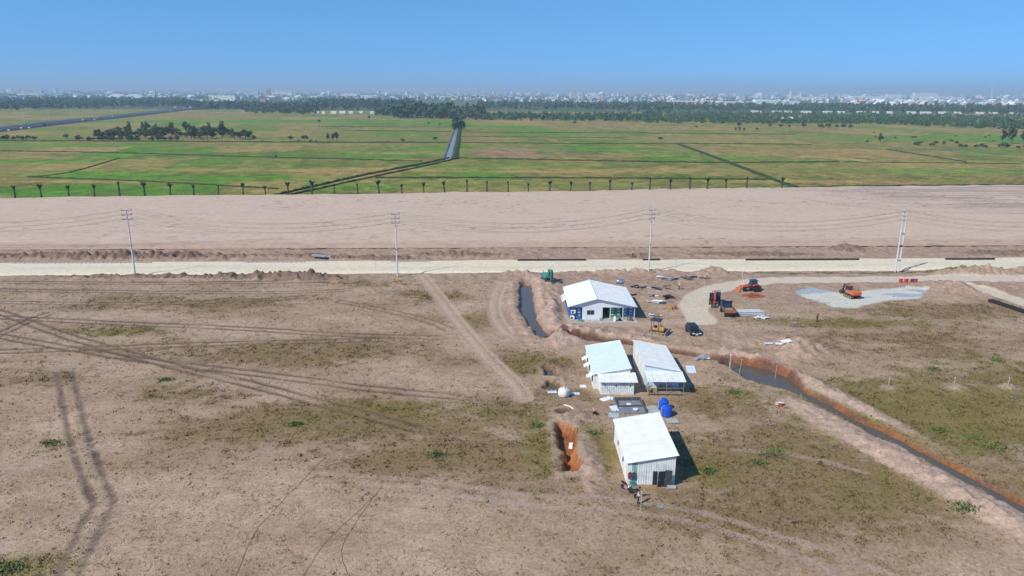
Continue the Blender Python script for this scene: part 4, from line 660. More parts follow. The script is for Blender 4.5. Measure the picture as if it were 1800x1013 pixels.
def container(x, y, m, label, ln=12.0, signs=True):
    o = thing('shipping_container', label, 'container', (x, y, zo + .07)); w_, h_ = 2.42, 2.5; b = MB()
    for u, v, n_, W_, oo in (((0, 1, 0), (0, 0, 1), (1, 0, 0), ln, (w_, 0, 0)), ((0, -1, 0), (0, 0, 1), (-1, 0, 0), ln, (0, ln, 0)), ((-1, 0, 0), (0, 0, 1), (0, 1, 0), w_, (w_, ln, 0))): b.sheet(oo, u, v, n_, W_, h_, .3, .04)
    b.build('wall', m, o); MB().box((w_ / 2, ln / 2, h_), (w_, ln, .06)).build('roof', m, o)
    for k in range(2):
        d = MB().box((w_ / 4 + k * w_ / 2, -.02, h_ / 2), (w_ / 2 - .03, .06, h_ - .1)).build('door', m, o)
        for q in (-.25, .25): MB().cyl((w_ / 4 + k * w_ / 2 + q, -.07, .1), (w_ / 4 + k * w_ / 2 + q, -.07, h_ - .1), .025, .025, 5).build('lock_rod', STL, d)
        if signs:
            for z in (.7, 1.3, 1.9): MB().box((w_ / 4 + k * w_ / 2, -.055, z + .1 * k), (.55, .012, .16)).build('stencil', WHT, d)
    return o
container(11.75, 139.75, CBL, 'blue container with air conditioners walling one side of the office'); container(20.0, 140.6, CGR, 'green container inside the open bay of the site office'); container(22.65, 140.9, CBL, 'blue container in the shaded corner of the office bay')
for z, lb in ((.05, 'white air conditioner unit on the ground at the blue container'), (1.35, 'white air conditioner unit fixed high on the blue container')):
    o = thing('air_conditioner', lb, 'air conditioner', (12.5 if z > 1 else 12.3, 139.35, zo + z)); MB().box((0, 0, .35), (.95, .38, .7)).build('case', WHT, o, bevel=.03); MB().lathe([(.24, -.21), (.24, -.2)], 14, 'Y', (-.12, 0, .35)).build('fan_grille', DRK, o)
for i, (x, sx) in enumerate(((13.6, .9), (14.9, 1.2), (16.2, 1.2), (17.6, 1.3), (19, 1.3), (20.4, 1.4), (21.8, 1.4), (23.2, 1.3), (24.5, 1.2))): pass
o = MB().box((18.4, 138.5, zo - .06), (14.2, 2.2, .14)).build('concrete_apron', CON); o['kind'] = 'structure'
for y in (7.5, 9.2, 11): f_ = MB().add([(-.1, y, 2.2), (-.1, y + 1.2, 2.2), (-1.0, y + 1.2, 1.5), (-1.0, y, 1.5), (-.1, y, 2.16), (-.1, y + 1.2, 2.16), (-1.0, y + 1.2, 1.46), (-1.0, y, 1.46)], [(0, 1, 2, 3), (7, 6, 5, 4), (0, 4, 5, 1), (1, 5, 6, 2), (2, 6, 7, 3), (3, 7, 4, 0)]).build('shutter', WHT, of)
tk = thing('steel_water_tank', 'shiny horizontal steel water tank on a frame behind the office', 'water tank', (24.3, 155.6, gz(24.3, 155.6))); MB().lathe([(.05, -.95), (.5, -.85), (.58, -.6), (.58, .6), (.5, .85), (.05, .95)], 16).build('tank', mat('stainless', (.6, .63, .65), .2, .05, 2, metal=.8), tk, smooth=True).matrix_local = T(0, 0, 3.9) @ RY(rad(90))
for sx in (-.6, .6):
    for sy in (-.45, .45): MB().cyl((sx, sy, 0), (sx, sy, 3.35), .05, .05, 5).build('leg', STL, tk)
MB().box((0, 0, 3.33), (1.5, 1.1, .06)).build('platform', STL, tk)
# clutter at the office front
for x, y, m_, lb, dm in ((20.9, 138.6, WHT, 'white chair tipped on the office apron', (.5, .5, .9)), (21.9, 138.7, BLK, 'black toolbox on the office apron', (.7, .45, .45)), (23.5, 139.0, YEL, 'yellow jerrycan among clutter at the office bay', (.4, .3, .55)), (24.2, 138.8, RUST, 'rusty drum section at the office bay corner', (.6, .6, .6)), (18.1, 138.9, GRY, 'grey crate beside the office doorway', (.5, .4, .4)), (13.9, 138.3, TEA, 'green wheelbarrow tray on the apron by the containers', (1.0, .6, .35))):
    nm = lb.split()[1] if lb.split()[1] not in ('wheelbarrow', 'drum') else 'bin'; o = thing({'chair': 'chair', 'toolbox': 'toolbox', 'jerrycan': 'jerrycan', 'bin': 'steel_bin', 'crate': 'crate'}[nm], lb, nm, (x, y, zo + .01), random.uniform(-.6, .6)); MB().box((0, 0, dm[2] / 2), dm).build('body', m_, o, bevel=.04); MB().box((0, 0, dm[2] + .06), (dm[0] * .5, dm[1] * .3, .1)).build('lid', m_, o)
# ------------------------------------------------------------------ yard things near the sheds
def tank(px, py, lb):
    p = PG(px, py); o = thing('plastic_water_tank', lb, 'water tank', p); MB().lathe([(.78, 0), (.82, .08), (.8, .3), (.84, .34), (.84, .42), (.8, .46), (.8, .8), (.84, .84), (.84, .92), (.8, .96), (.8, 1.25), (.7, 1.5), (.35, 1.66), (.3, 1.68)], 20).build('tank', TNK, o, smooth=False); MB().lathe([(.33, 1.66), (.33, 1.78), (.2, 1.8)], 14).build('lid', TNK, o); MB().tube([(-.82, 0, .2), (-.84, 0, 1.3), (-.4, 0, 1.66)], .035, 5).build('pipe', mat('pipe_pale', (.6, .65, .75), .5, .05, 1), o); return o
for a in ((1171.5, 731, 'round blue plastic water tank closer to the corrugated shed'), (1166, 719, 'round blue plastic water tank closer to the railed porch')): tank(*a).scale = (.9, .9, .95)
def sheet(px, py, w, d, rz, m, lb, cat='sheet', th=.03, tilt=0, name='metal_sheet'):
    p = PG(px, py); o = thing(name, lb, cat, (p.x, p.y, p.z + .06), rz); b = MB()
    if name == 'metal_sheet': k = max(2, int(w / .25)); [b.box(((i + .5) * w / k - w / 2, 0, .03 * (i % 2)), (w / k, d, th), RX(tilt)) for i in range(k)]; b.build('panel', m, o)
    else: b.box((0, 0, th / 2), (w, d, th), RX(tilt)).build('panel', m, o)
    return o
for a in ((1182, 741, 1.6, 1.3, .1, CON, 'pale concrete pad in front of the blue tanks', 'slab', .08, 0, 'slab'), (1146, 721, 1.9, 2.4, .1, CON, 'pale grey slab between block pen and blue tanks', 'slab', .08, 0, 'slab'), (1084, 719, 1.8, 1.6, .3, BLW, 'pale metal sheet leaning beside the block pen', 'sheet', .03, .15), (1079, 731, 1.5, 1.4, -.2, mat('sheet_dull', (.42, .50, .53), .6, .1, 1), 'dull blue-grey sheet behind the corrugated shed', 'sheet', .03, .05), (1063, 703, 1.4, .9, .6, WHT, 'crumpled white sheeting near the closed lean-to', 'sheet', .03, .2), (1072, 701, 1.0, .8, -.4, BLW, 'small pale sheet scrap near the closed lean-to', 'sheet', .03, .25),
          (970, 690, 1.5, .9, .05, BLW, 'pale flat sheet beside the white bulk bag, toward the small pits', 'sheet'), (1010, 693, 1.6, .7, .1, BLW, 'pale tilted sheet beside the white bulk bag, toward the shuttered shed', 'sheet', .03, .1), (1025, 680, 1.0, 1.1, 0, WHT, 'square white board near the shuttered shed', 'board', .05, 0, 'board'), (1215, 652, 1.5, 3.8, -.12, BLW, 'long pale metal sheet flat beside the porch shed', 'sheet', .03, .05), (1003, 786, .5, 1.6, -.15, WHT, 'white sheet scrap lying in the red trench', 'sheet', .03, .2), (1358, 604, 3.0, .6, .12, BLW, 'long flat pale sheet of the strewn roofing, nearest the pond head', 'sheet'), (1382, 600, 2.2, .9, .5, WHT, 'bent white sheet amid the strewn roofing', 'sheet', .03, .25), (1390, 606, 3.4, .6, -.35, BLW, 'longest narrow pale sheet of the strewn roofing, turned askew', 'sheet', .03, .12), (1374, 605, 2.2, .7, -.1, WHT, 'white sheet in the middle of the strewn roofing', 'sheet', .03, .06), (1162, 893, .5, .3, 0, mat('plastic_cyan', (.1, .4, .6), .5, .1, 2), 'small cyan plastic scrap on the dirt', 'scrap', .05, 0, 'scrap')): sheet(*a)
p = PG(1108, 716); o = thing('block_pen', 'low dark block-walled slab with two pale basins on it', 'foundation', p, .05); MB().box((0, 0, .06), (3.9, 4.4, .12)).build('slab', mat('slab_grey', (.24, .25, .28), .85, .15, 1.5), o)
for c, d in (((0, 2.15, .35), (3.9, .15, .55)), ((1.9, 0, .3), (.15, 4.4, .45)), ((-1.9, .9, .3), (.15, 2.6, .45)), ((0, -.1, .22), (3.7, .12, .3))): MB().box(c, d).build('wall', mat('block_dark', (.12, .12, .13), .9, .2, 2), o)
for x, y, lb in ((1105, 713, 'white basin in the block pen half nearer the sheds with porches'), (1117, 722, 'white basin in the block pen half nearer the corrugated shed')): q = P(x, y, p.z + .12); b = thing('basin', lb, 'basin', (q.x, q.y, p.z + .13)); MB().lathe([(.2, 0), (.36, .22), (.3, .22), (.18, .06)], 14).build('bowl', WHT, b); MB().lathe([(.38, .2), (.38, .25), (.31, .25)], 14).build('rim', WHT, b)
p = PG(991, 697); b = thing('bulk_bag', 'large bulging white bulk bag tied at the top', 'bulk bag', p); b.scale = (.88, .88, .85); bm = MB(); prof = [(.75, 0), (.95, .2), (1.02, .7), (.98, 1.15), (.78, 1.45), (.3, 1.6), (.12, 1.62)]; bm.lathe(prof, 18); bm.v = [(x * (1 + .10 * math.sin(5 * math.atan2(y, x) + z * 2)) * 1.05, y * .85 * (1 + .1 * math.cos(4 * math.atan2(y, x) - z)), z * (1 + .05 * math.sin(3 * math.atan2(y, x)))) for x, y, z in bm.v]; bm.build('sack', BAG, b, smooth=True); MB().cyl((0, 0, 1.58), (.1, .05, 1.85), .13, .22, 8).build('neck', BAG, b)
for sx in (-.5, .5): MB().tube([(sx, -.5, 1.3), (sx * .9, -.2, 1.75), (sx * .7, .2, 1.45)], .04, 5).build('strap', BAG, b)
p = PG(1003, 724); o = thing('white_pipe', 'curved white plastic pipe sticking out of a small pit', 'pipe', p); MB().tube([(-.9, 1.2, .55), (-.2, .7, .6), (.35, .1, .45), (.5, -.7, .0)], .09, 7).build('tube', WHT, o); MB().lathe([(.13, -.05), (.13, .05)], 8, 'Y', (.5, -.7, 0)).build('socket', WHT, o)
p = PG(1045, 728); o = thing('small_engine', 'small dark engine with a wheel between pit and block pen', 'engine', p); MB().box((0, 0, .25), (.5, .35, .35)).build('engine', BLK, o, bevel=.04); MB().cyl((-.1, 0, .4), (-.2, 0, .95), .05, .05, 6).build('handle', WHT, o); MB().lathe([(.22, -.07), (.22, .07)], 12, 'Y', (.25, -.3, .22)).build('wheel', RUB, o)
def stake(px, py, h, lb, grp=None, r=.035, m=None, lx=0, name='stake', cat='stake'):
    p = PG(px, py); o = thing(name, lb, cat, p, 0, grp); MB().cyl((0, 0, -.3), (lx, 0, h), r, r * .8, 6).build('shaft', m or STRAWB, o); MB().cyl((lx * .97, 0, h * .97), (lx, 0, h + .02), r * 1.3, r * 1.3, 6).build('tip', WHT, o); return o
stake(1294, 683, 4.9, 'tall pale leaning pole on the near bank of the pond', lx=.5); stake(1360, 678, 4.3, 'tall pale pole at the pond outlet', lx=.2); stake(1283, 646, 2.3, 'broad grey plank stood upright at the pond head', r=.14, m=CON, name='upright_plank', cat='plank')
for x, y in ((1562, 680), (1677, 679), (1772, 679)): stake(x, y - 2, 1.3, 'short pale survey stake on a small sand heap in olive grass', 'survey stakes on sand heaps', .06)
stake(1126, 899, 2.4, 'thin pale rod planted beside the two people'); stake(1304, 514, 3.6, 'thin white rod beside the red loader tractor', m=WHT); stake(1238, 504, 2.6, 'thin marker rod at the bend of the haul road'); stake(1305, 487, 3.2, 'thin white rod at the verge above the loader tractor', m=WHT); stake(1188, 478, 6, 'slender bare pole at the roadside rubble', m=STL); stake(661, 479, 5, 'slender bare pole at the road edge between power poles', m=STL); stake(1021, 603, 1.2, 'short stake by the narrow brown ditch'); stake(1397, 575, .9, 'short blue-topped peg on the bare field', m=TNK, r=.1)
for k in range(8): stake(1762 + k * 3.6, 527 + k * 2.3, 1.9, 'pale bamboo post in the line behind the black tyres', 'bamboo posts behind the tyres', .05)
for k in range(9):
    p = PG(1744 + k * 7.2, 531 + k * 2.35); o = thing('tyre', 'large black tyre lying flat in the row at the spur road', 'tyre', (p.x, p.y, p.z + .02), 0, 'row of tyres'); MB().lathe([(.42, .02), (.78, .02), (.86, .14), (.86, .3), (.78, .42), (.42, .42), (.46, .22)], 18).build('tread', RUB, o, smooth=True); MB().lathe([(.44, .05), (.5, .05), (.5, .08)], 18).build('bead', GRY, o)
# hoses over the dirt
for pts, lb in (([(572, 804), (531, 845), (490, 888), (448, 938), (412, 1018)], 'thin black hose running straight across the pale dirt'), ([(672, 855), (645, 885), (572, 955), (531, 1018)], 'thin black hose bending down the pale dirt'), ([(654, 877), (607, 950), (601, 979), (613, 1014)], 'short thin black hose curving beside the bent one')):
    q = smooth_line(PP(pts), 12); o = thing('hose', lb, 'hose', (*q[0], 0)); zz = land(np.array([a for a, _ in q]), np.array([b_ for _, b_ in q]))[0]; w_ = [(x - q[0][0] + .03 * math.sin(i * .9), y - q[0][1], z + .05) for i, ((x, y), z) in enumerate(zip(q, zz))]; MB().tube(w_, .016, 6).build('tube', mat('hose_dusty', (.10, .085, .075), .8, .2, 2), o); MB().cyl(w_[-2], w_[-1], .07, .07, 6).build('coupling', STL, o)
# ------------------------------------------------------------------ power line
POLES = [(-93.85, 172.85, 0), (-28.61, 173.53, 0), (35.12, 178.96, 0), (99.8, 180.59, 1)]; CP = mat('pole_concrete', (.62, .63, .62), .8, .08, 1); ARMD = Vector((.78, .62, 0)).normalized(); INS = mat('insulator', (.30, .16, .12), .3, .1, 3)
tips = []
for i, (x, y, dbl) in enumerate(POLES):
    z = gz(x, y) - .1; o = thing('power_pole', ['single concrete power pole beside the long row of kerb blocks', 'single concrete power pole where the tan dirt track meets the road', 'single concrete power pole by the roadside rubble behind the office', 'twin-shaft concrete power pole by the grassy verge'][i], 'power pole', (x, y, z)); tp = []
    for k in ((-.42, .42) if dbl else (0,)):
        MB().cyl((k, 0, -.5), (k, 0, 16), .21, .115, 12).build('shaft', CP, o, smooth=False)
    for zz in (3.2, 7.0, 10.2): MB().cyl((-.42 if dbl else 0, 0, zz - .05), (.42 if dbl else 0.001, 0, zz + .05), .24, .24, 8).build('band', DRK if zz == 7.0 else STL, o) if dbl else (MB().cyl((0, 0, zz - .06), (0, 0, zz + .06), .21, .21, 10).build('band', DRK, o) if zz == 7.0 else None)
    for lv in (15.75, 14.65, 13.55):
        a = MB().box((0, 0, 0), (2.3, .1, .12)).build('crossarm', STL, o); a.location = (0, 0, lv); a.rotation_euler = (0, 0, math.atan2(ARMD.y, ARMD.x))
        for sx in (-1.08, 1.08): MB().lathe([(.05, .06), (.10, .1), (.06, .18), (.10, .24), (.05, .34)], 8, 'Z', (sx, 0, 0)).build('insulator', INS, a); tp.append(Vector((x, y, z + lv + .34)) + ARMD * sx)
    tips.append(tp)
ends = [[t + Vector((-66, -3, 0)) for t in tips[0]]] + tips + [[t + Vector((66, 4, 0)) for t in tips[3]]]; CAB = mat('cable', (.14, .14, .15), .6, .05, 1)
for a, b_ in zip(ends[:-1], ends[1:]):
    si = ends.index(a); span = ['running on from the kerb-side pole away from the track', 'between kerb-side pole and dirt-track pole', 'between dirt-track pole and rubble-side pole', 'between rubble-side pole and twin-shaft pole', 'running on past the twin-shaft pole'][si]
    for k, (p, q) in enumerate(zip(a, b_)):
        pts = [tuple(p.lerp(q, t) - Vector((0, 0, 3.2 * 4 * t * (1 - t))) - p) for t in np.linspace(0, 1, 15)]; o = MB().tube(pts, .02, 4).build('power_cable', CAB, None, p); tag(o, ['top', 'middle', 'bottom'][k // 2] + '-arm cable ' + span, 'cable', 'cables ' + span)
# kerb blocks and black pipes along the far shoulder
for x0, x1, y0 in ((25, 270, 463), (433, 540, 461.5), (690, 760, 460.5)):
    a = P(x0, y0, .3); b_ = P(x1, y0 - (x1 - x0) * .004, .3); k = int((b_ - a).length / 1.1); o = thing('kerb_row', {25: 'long row of pale kerb blocks passing behind a power pole', 433: 'short row of pale kerb blocks beside dumped slabs', 690: 'row of pale kerb blocks past the second power pole'}[x0], 'kerb', (a.x, a.y, .12)); d = (b_ - a) / k; me = None
    for i in range(k):
        c = MB().box((0, 0, .22), (1.0, .5, .45)).build('kerb_block', CON, o, bevel=.03) if me is None else link(bpy.data.objects.new('kerb_block', me), o); me = c.data; c.location = (d.x * i, d.y * i + random.uniform(-.06, .06), 0); c.rotation_euler = (0, 0, math.atan2(d.y, d.x) + random.uniform(-.05, .05))
PIPE = mat('pipe_black', (.02, .021, .026), .5, .1, 1)
for x0, x1, y0 in ((910, 1030, 457.3), (1130, 1160, 456.5), (1311, 1510, 456.6), (1662, 1748, 455.6)):
    a = P(x0, y0, .45); b_ = P(x1, y0 - (x1 - x0) * .003, .45); k = max(1, int((b_ - a).length / 6)); d = (b_ - a) / k
    for i in range(k): p = a + d * i; o = thing('drain_pipe', 'black drain pipe on the far road shoulder ' + {910: 'beyond the teal excavator', 1130: 'behind the rubble-side power pole', 1311: 'beyond the loader tractor, in the longest run', 1662: 'beyond the twin-shaft power pole'}[x0], 'pipe', (p.x, p.y, .42), math.atan2(d.y, d.x), 'drain pipe run ' + {910: 'beyond the teal excavator', 1130: 'by the pole', 1311: 'longest', 1662: 'past the twin pole'}[x0]); MB().cyl((0, 0, 0), (d.length - .15, 0, 0), .3, .3, 12).build('barrel', PIPE, o); MB().cyl((d.length - .45, 0, 0), (d.length - .1, 0, 0), .36, .36, 12).build('socket', PIPE, o)
for i in range(3): sheet(556 + i * 9, 450.5 + i * .8, 2.6, 1.0, -.25 + .1 * i, GRY, 'grey concrete slab dumped askew on the rubble past the kerb blocks', 'slab', .25, .25, 'slab')['group'] = 'dumped slabs'
# ------------------------------------------------------------------ palms along the edge of the fill
FROND = mat('frond', (.04, .065, .025), .8, .3, 1, col2=(.02, .035, .015)); PTR = mat('palm_trunk', (.085, .07, .055), .9, .2, 2)
def palm(h, n, spread, fl, seed):
    r = random.Random(seed); b = MB(); pts = [(0, 0, -.3), (r.uniform(-.1, .1), 0, h * .4), (r.uniform(-.25, .25), 0, h)]
    b.cyl(pts[0], pts[1], .40, .30, 8); b.cyl(pts[1], pts[2], .30, .26, 8); t = bpy.data.meshes.new('trunk'); t.from_pydata(b.v, [], b.f); t.materials.append(PTR); fs = []
    for i in range(n):
        a = 6.283 * i / n + r.uniform(-.3, .3); b = MB(); L = fl * r.uniform(.75, 1.1); sp = spread * r.uniform(.6, 1.2); prev = None
        for k in range(5):
            u = k / 4; rr = L * sp * u ** 1.2; zz = h + L * (u * .95 - .35 * sp * u * u); wv = .38 * math.sin(math.pi * min(.98, u * .8 + .15)); c = Vector((pts[2][0] + rr * math.cos(a), rr * math.sin(a), zz)); s_ = Vector((-math.sin(a), math.cos(a), 0)) * wv
            cur = [c - s_ + Vector((0, 0, -.06)), c + Vector((0, 0, .05)), c + s_ + Vector((0, 0, -.06))]
            if prev: b.add(prev + cur, [(0, 1, 4, 3), (1, 2, 5, 4)])
            prev = cur
        me = bpy.data.meshes.new('frond'); me.from_pydata(b.v, [], b.f); me.materials.append(FROND); fs.append(me)
    return t, fs
PALMS = [palm(3.4, 9, .55, 2.4, 1), palm(3.0, 7, .35, 2.0, 2), palm(4.2, 6, .25, 1.4, 3), palm(3.2, 10, .75, 2.3, 4)]
PLB = ['young palm with upright spread fronds in the row edging the sand fill', 'young palm with fronds tied upright in the row edging the sand fill', 'tall bare palm trunk with a few short fronds edging the sand fill', 'young palm with wide drooping fronds in the row edging the sand fill']
for k, x in enumerate([27, 73, 122, 167, 211, 255, 300, 341, 385, 428, 467, 507, 549, 588, 629, 666, 707, 745, 781, 821, 856, 893, 929, 966, 1003, 1037, 1072, 1110, 1142, 1178, 1212, 1243, 1276, 1312, 1374]):
    v = {2: 0, 10: 3, 18: 0, 23: 3, 29: 0, 31: 3, 34: 0, 16: 1, 33: 2}.get(k, random.choice([0, 1, 1, 2, 2])); p = P(x, np.interp(x, [0, 600, 900, 1200, 1374], [348.5, 343.5, 339.5, 335.5, 332.5]), 0); o = thing('palm', PLB[v], 'palm', (p.x, p.y, -.1), random.uniform(0, 6.3), ['spread palms', 'tied palms', 'bare palms', 'drooping palms'][v] + ' along the fill edge'); s = random.uniform(.95, 1.3); o.scale = (s, s, s); link(bpy.data.objects.new('trunk', PALMS[v][0]), o)
    for me in PALMS[v][1]: link(bpy.data.objects.new('frond', me), o)
# ------------------------------------------------------------------ machines
def wheel(parent, x, y, r, wd, name='wheel'):
    w_ = MB().lathe([(r * .6, -wd / 2), (r * .94, -wd / 2), (r, -wd * .3), (r, wd * .3), (r * .94, wd / 2), (r * .6, wd / 2)], 18, 'Y').build(name, RUB, parent, (x, y, r)); MB().lathe([(r * .58, -wd * .4), (r * .58, wd * .4)], 12, 'Y').build('rim', GRY, w_); return w_
def track(parent, y, L, h, wd):
    pr = [(-L / 2 + h * .2, 0), (L / 2 - h * .2, 0), (L / 2, h * .35), (L / 2, h * .7), (L / 2 - h * .25, h), (-L / 2 + h * .25, h), (-L / 2, h * .7), (-L / 2, h * .35)]; t = MB().prism(pr, y - wd / 2, y + wd / 2).build('track', DIRTY, parent)
    for k in range(4): MB().lathe([(h * .3, -wd * .52), (h * .3, wd * .52)], 10, 'Y', (-L / 2 + L * (k + .6) / 4.2, y, h * .42)).build('roller', GRY, t)
def bar(parent, name, m, pts, w0, wy, y=0):                         # box-section arm along a side-view polyline
    b = MB()
    for (x0, z0), (x1, z1) in zip(pts[:-1], pts[1:]):
        a = Vector((x0, 0, z0)); c = Vector((x1, 0, z1)); n_ = (c - a).normalized(); u = Vector((-n_.z, 0, n_.x)) * w0 / 2; e = n_ * w0 * .3; b.prism([((a - u - e).x, (a - u - e).z), ((c - u + e).x, (c - u + e).z), ((c + u + e).x, (c + u + e).z), ((a + u - e).x, (a + u - e).z)], y - wy / 2, y + wy / 2)
    return b.build(name, m, parent)
def excavator(px, py, rz, body, boomm, label, boom, stick, bucket, s=1.0, cabm=None, roofm=None, swing=0):
    p = PG(px, py); o = thing('excavator', label, 'excavator', p, rz); o.scale = (s, s, s)
    for y in (-.95, .95): track(o, y, 3.4, .8, .5)
    MB().box((0, 0, .55), (1.8, 1.5, .45)).build('undercarriage', DIRTY, o); h = MB().prism([(-1.9, 1.0), (1.2, 1.0), (1.2, 1.6), (.2, 1.9), (-1.5, 1.95), (-1.9, 1.7)], -1.15, 1.15).build('house', body, o, bevel=.06); MB().box((-1.75, 0, 1.35), (.45, 2.34, .75)).build('counterweight', roofm or body, h, bevel=.06)
    for k in range(3): MB().box((-1.0, -1.17, 1.25 + k * .18), (.9, .03, .06)).build('grille', DRK, h)
    c = MB().prism([(-.3, 1.6), (1.2, 1.6), (1.3, 2.1), (1.0, 2.85), (-.3, 2.9)], .2, 1.12).build('cab', cabm or GRY, o, bevel=.04); MB().box((.4, .66, 2.92), (1.5, 1.0, .08)).build('cab_roof', roofm or body, c)
    for yy in (.18, 1.14): MB().prism([(-.15, 1.95), (1.1, 1.95), (1.15, 2.15), (.92, 2.72), (-.15, 2.75)], yy - .012, yy + .012).build('window', GLS, c)
    MB().prism([(1.27, 1.9), (1.33, 2.1), (1.06, 2.78), (1.02, 2.78)], .28, 1.04).build('windscreen', GLS, c); MB().cyl((-1.2, -.6, 1.9), (-1.2, -.6, 2.5), .06, .06, 6).build('exhaust', BLK, h)
    bo = bar(o, 'boom', boomm, boom, .42, .38, -.15); (x0, z0), (x1, z1) = boom[0], boom[1]; MB().cyl((x0 + .4, .1, z0 - .3), (x1, .1, z1 - .2), .08, .08, 6).build('hydraulic_ram', STL, bo); st = bar(o, 'stick', boomm, stick, .32, .3, -.15); bx, bz = bucket; MB().prism([(bx - .5, bz + .75), (bx + .35, bz + .8), (bx + .5, bz + .2), (bx + .1, bz), (bx - .35, bz + .1)], -.75, .45).build('bucket', DIRTY, o); return o
excavator(962, 494, rad(-72), TEA, TEA, 'teal green excavator working at the head of the flooded ditch', [(.9, 1.5), (2.1, 3.3), (3.2, 3.2)], [(3.2, 3.2), (3.0, 1.0)], (2.8, .1), .95, BLK, TEA)
excavator(1256, 533, rad(-105), BLK, RED, 'excavator with a red boom lowered beside the haul road', [(.9, 1.6), (2.0, 3.2), (3.2, 2.4)], [(3.2, 2.4), (3.6, .9)], (3.5, .0), 1.0, mat('cab_navy', (.03, .06, .13), .4, .1, 2), GRY)
excavator(1497, 523, rad(100), ORG, DIRTY, 'orange excavator on the pale gravel patch', [(.9, 1.6), (2.0, 2.7), (3.4, 2.2)], [(3.4, 2.2), (4.0, .8)], (4.0, .0), .95, mat('cab_navy', (.03, .06, .13)), mat('roof_orange', (.7, .12, .04), .5, .1, 2))
# bulldozer
p = PG(1156, 586); o = thing('bulldozer', 'yellow bulldozer with a dark canopy beside the black car', 'bulldozer', p, rad(-30))
for y in (-.85, .85): track(o, y, 2.8, .8, .45)
MB().prism([(-1.3, .7), (1.3, .7), (1.3, 1.35), (.1, 1.45), (-.1, 1.1), (-1.3, 1.1)], -.5, .5).build('body', YEL, o, bevel=.04); MB().box((-.5, 0, 1.25), (.5, .6, .4)).build('seat', BLK, o); MB().cyl((.7, .2, 1.35), (.7, .2, 1.95), .06, .06, 6).build('exhaust', BLK, o)
for x in (-1.1, .25):
    for y in (-.7, .7): MB().cyl((x, y, .9), (x, y, 2.6), .05, .05, 5).build('canopy_post', BLK, o)
MB().prism([(-1.5, 2.6), (.6, 2.6), (.4, 2.78), (-1.3, 2.78)], -.95, .95).build('canopy', mat('canopy_dark', (.04, .05, .075), .6, .1, 2), o)
for y in (-1.15, 1.15): MB().box((1.0, y, .5), (2.0, .12, .16)).build('push_arm', YEL, o)
MB().prism([(1.95, .05), (2.1, .05), (1.95, .5), (2.1, 1.0), (1.95, 1.0), (1.8, .5)], -1.5, 1.5).build('blade', GRY, o)
# black car facing the photographer
p = PG(1218, 587); o = thing('car', 'black sport utility car parked on the dirt beside the bulldozer', 'car', p, rad(-86)); CARB = mat('car_black', (.012, .014, .022), .25, .05, 2, spec=.5)
MB().prism([(-2.2, .4), (2.2, .4), (2.28, .75), (2.1, 1.05), (1.15, 1.15), (-2.15, 1.2), (-2.28, .8)], -.92, .92).build('body', CARB, o, bevel=.07); cb = MB().prism([(1.1, 1.12), (.5, 1.72), (-1.75, 1.76), (-2.15, 1.16)], -.82, .82).build('cabin', CARB, o, bevel=.06)
MB().prism([(1.02, 1.22), (.56, 1.66), (.6, 1.68), (1.1, 1.2)], -.7, .7).build('windscreen', GLS, o)
for y in (-.83, .83): MB().prism([(.85, 1.22), (.45, 1.62), (-1.6, 1.65), (-1.95, 1.25)], y - .01, y + .01).build('window', GLS, o)
for y in (-.65, .65): MB().box((2.24, y, .82), (.1, .4, .18)).build('headlight', WHT, o)
MB().box((2.3, 0, .58), (.03, .5, .16)).build('number_plate', WHT, o); MB().box((2.27, 0, .8), (.06, .7, .2)).build('grille', GRY, o)
for x in (-1.4, 1.4):
    for y in (-.85, .85): wheel(o, x, y, .38, .24)
# loader tractor
p = PG(1318, 512); o = thing('loader_tractor', 'red tractor with dark cab and lowered front loader beside a brick heap', 'tractor', p, rad(187)); ORD = mat('tractor_red', (.62, .08, .03), .45, .1, 2)
MB().prism([(-.2, .8), (2.2, .8), (2.2, 1.35), (-.2, 1.55)], -.4, .4).build('hood', ORD, o, bevel=.05); c = MB().prism([(-1.5, 1.0), (.1, 1.0), (.2, 1.6), (-.1, 2.6), (-1.3, 2.6), (-1.5, 1.6)], -.75, .75).build('cab', mat('cab_glass', (.03, .06, .08), .15, .05, 2), o, bevel=.05); MB().box((-.7, 0, 2.66), (1.7, 1.7, .1)).build('cab_roof', mat('cab_navy', (.03, .06, .13)), c)
for y in (-.95, .95): wheel(o, -1.0, y, .85, .5, 'rear_wheel'); MB().prism([(-2.0, 1.5), (-1.6, 1.85), (-.6, 1.85), (-.15, 1.5), (-.3, 1.45), (-.7, 1.7), (-1.5, 1.7), (-1.9, 1.4)], y - .3, y + .3).build('fender', ORD, o); wheel(o, 1.6, y * .85, .5, .32, 'front_wheel'); bar(o, 'loader_arm', ORD, [(.2, 1.5), (2.2, 1.2), (3.0, .45)], .2, .14, y * .62)
MB().prism([(2.9, .1), (3.9, .05), (3.95, .12), (3.1, .25), (3.0, .85), (2.85, .85)], -1.15, 1.15).build('bucket', ORG, o); MB().prism([(-2.6, .6), (-1.6, .8), (-1.6, 1.5), (-2.5, 1.3)], -.6, .6).build('rear_box', ORD, o)
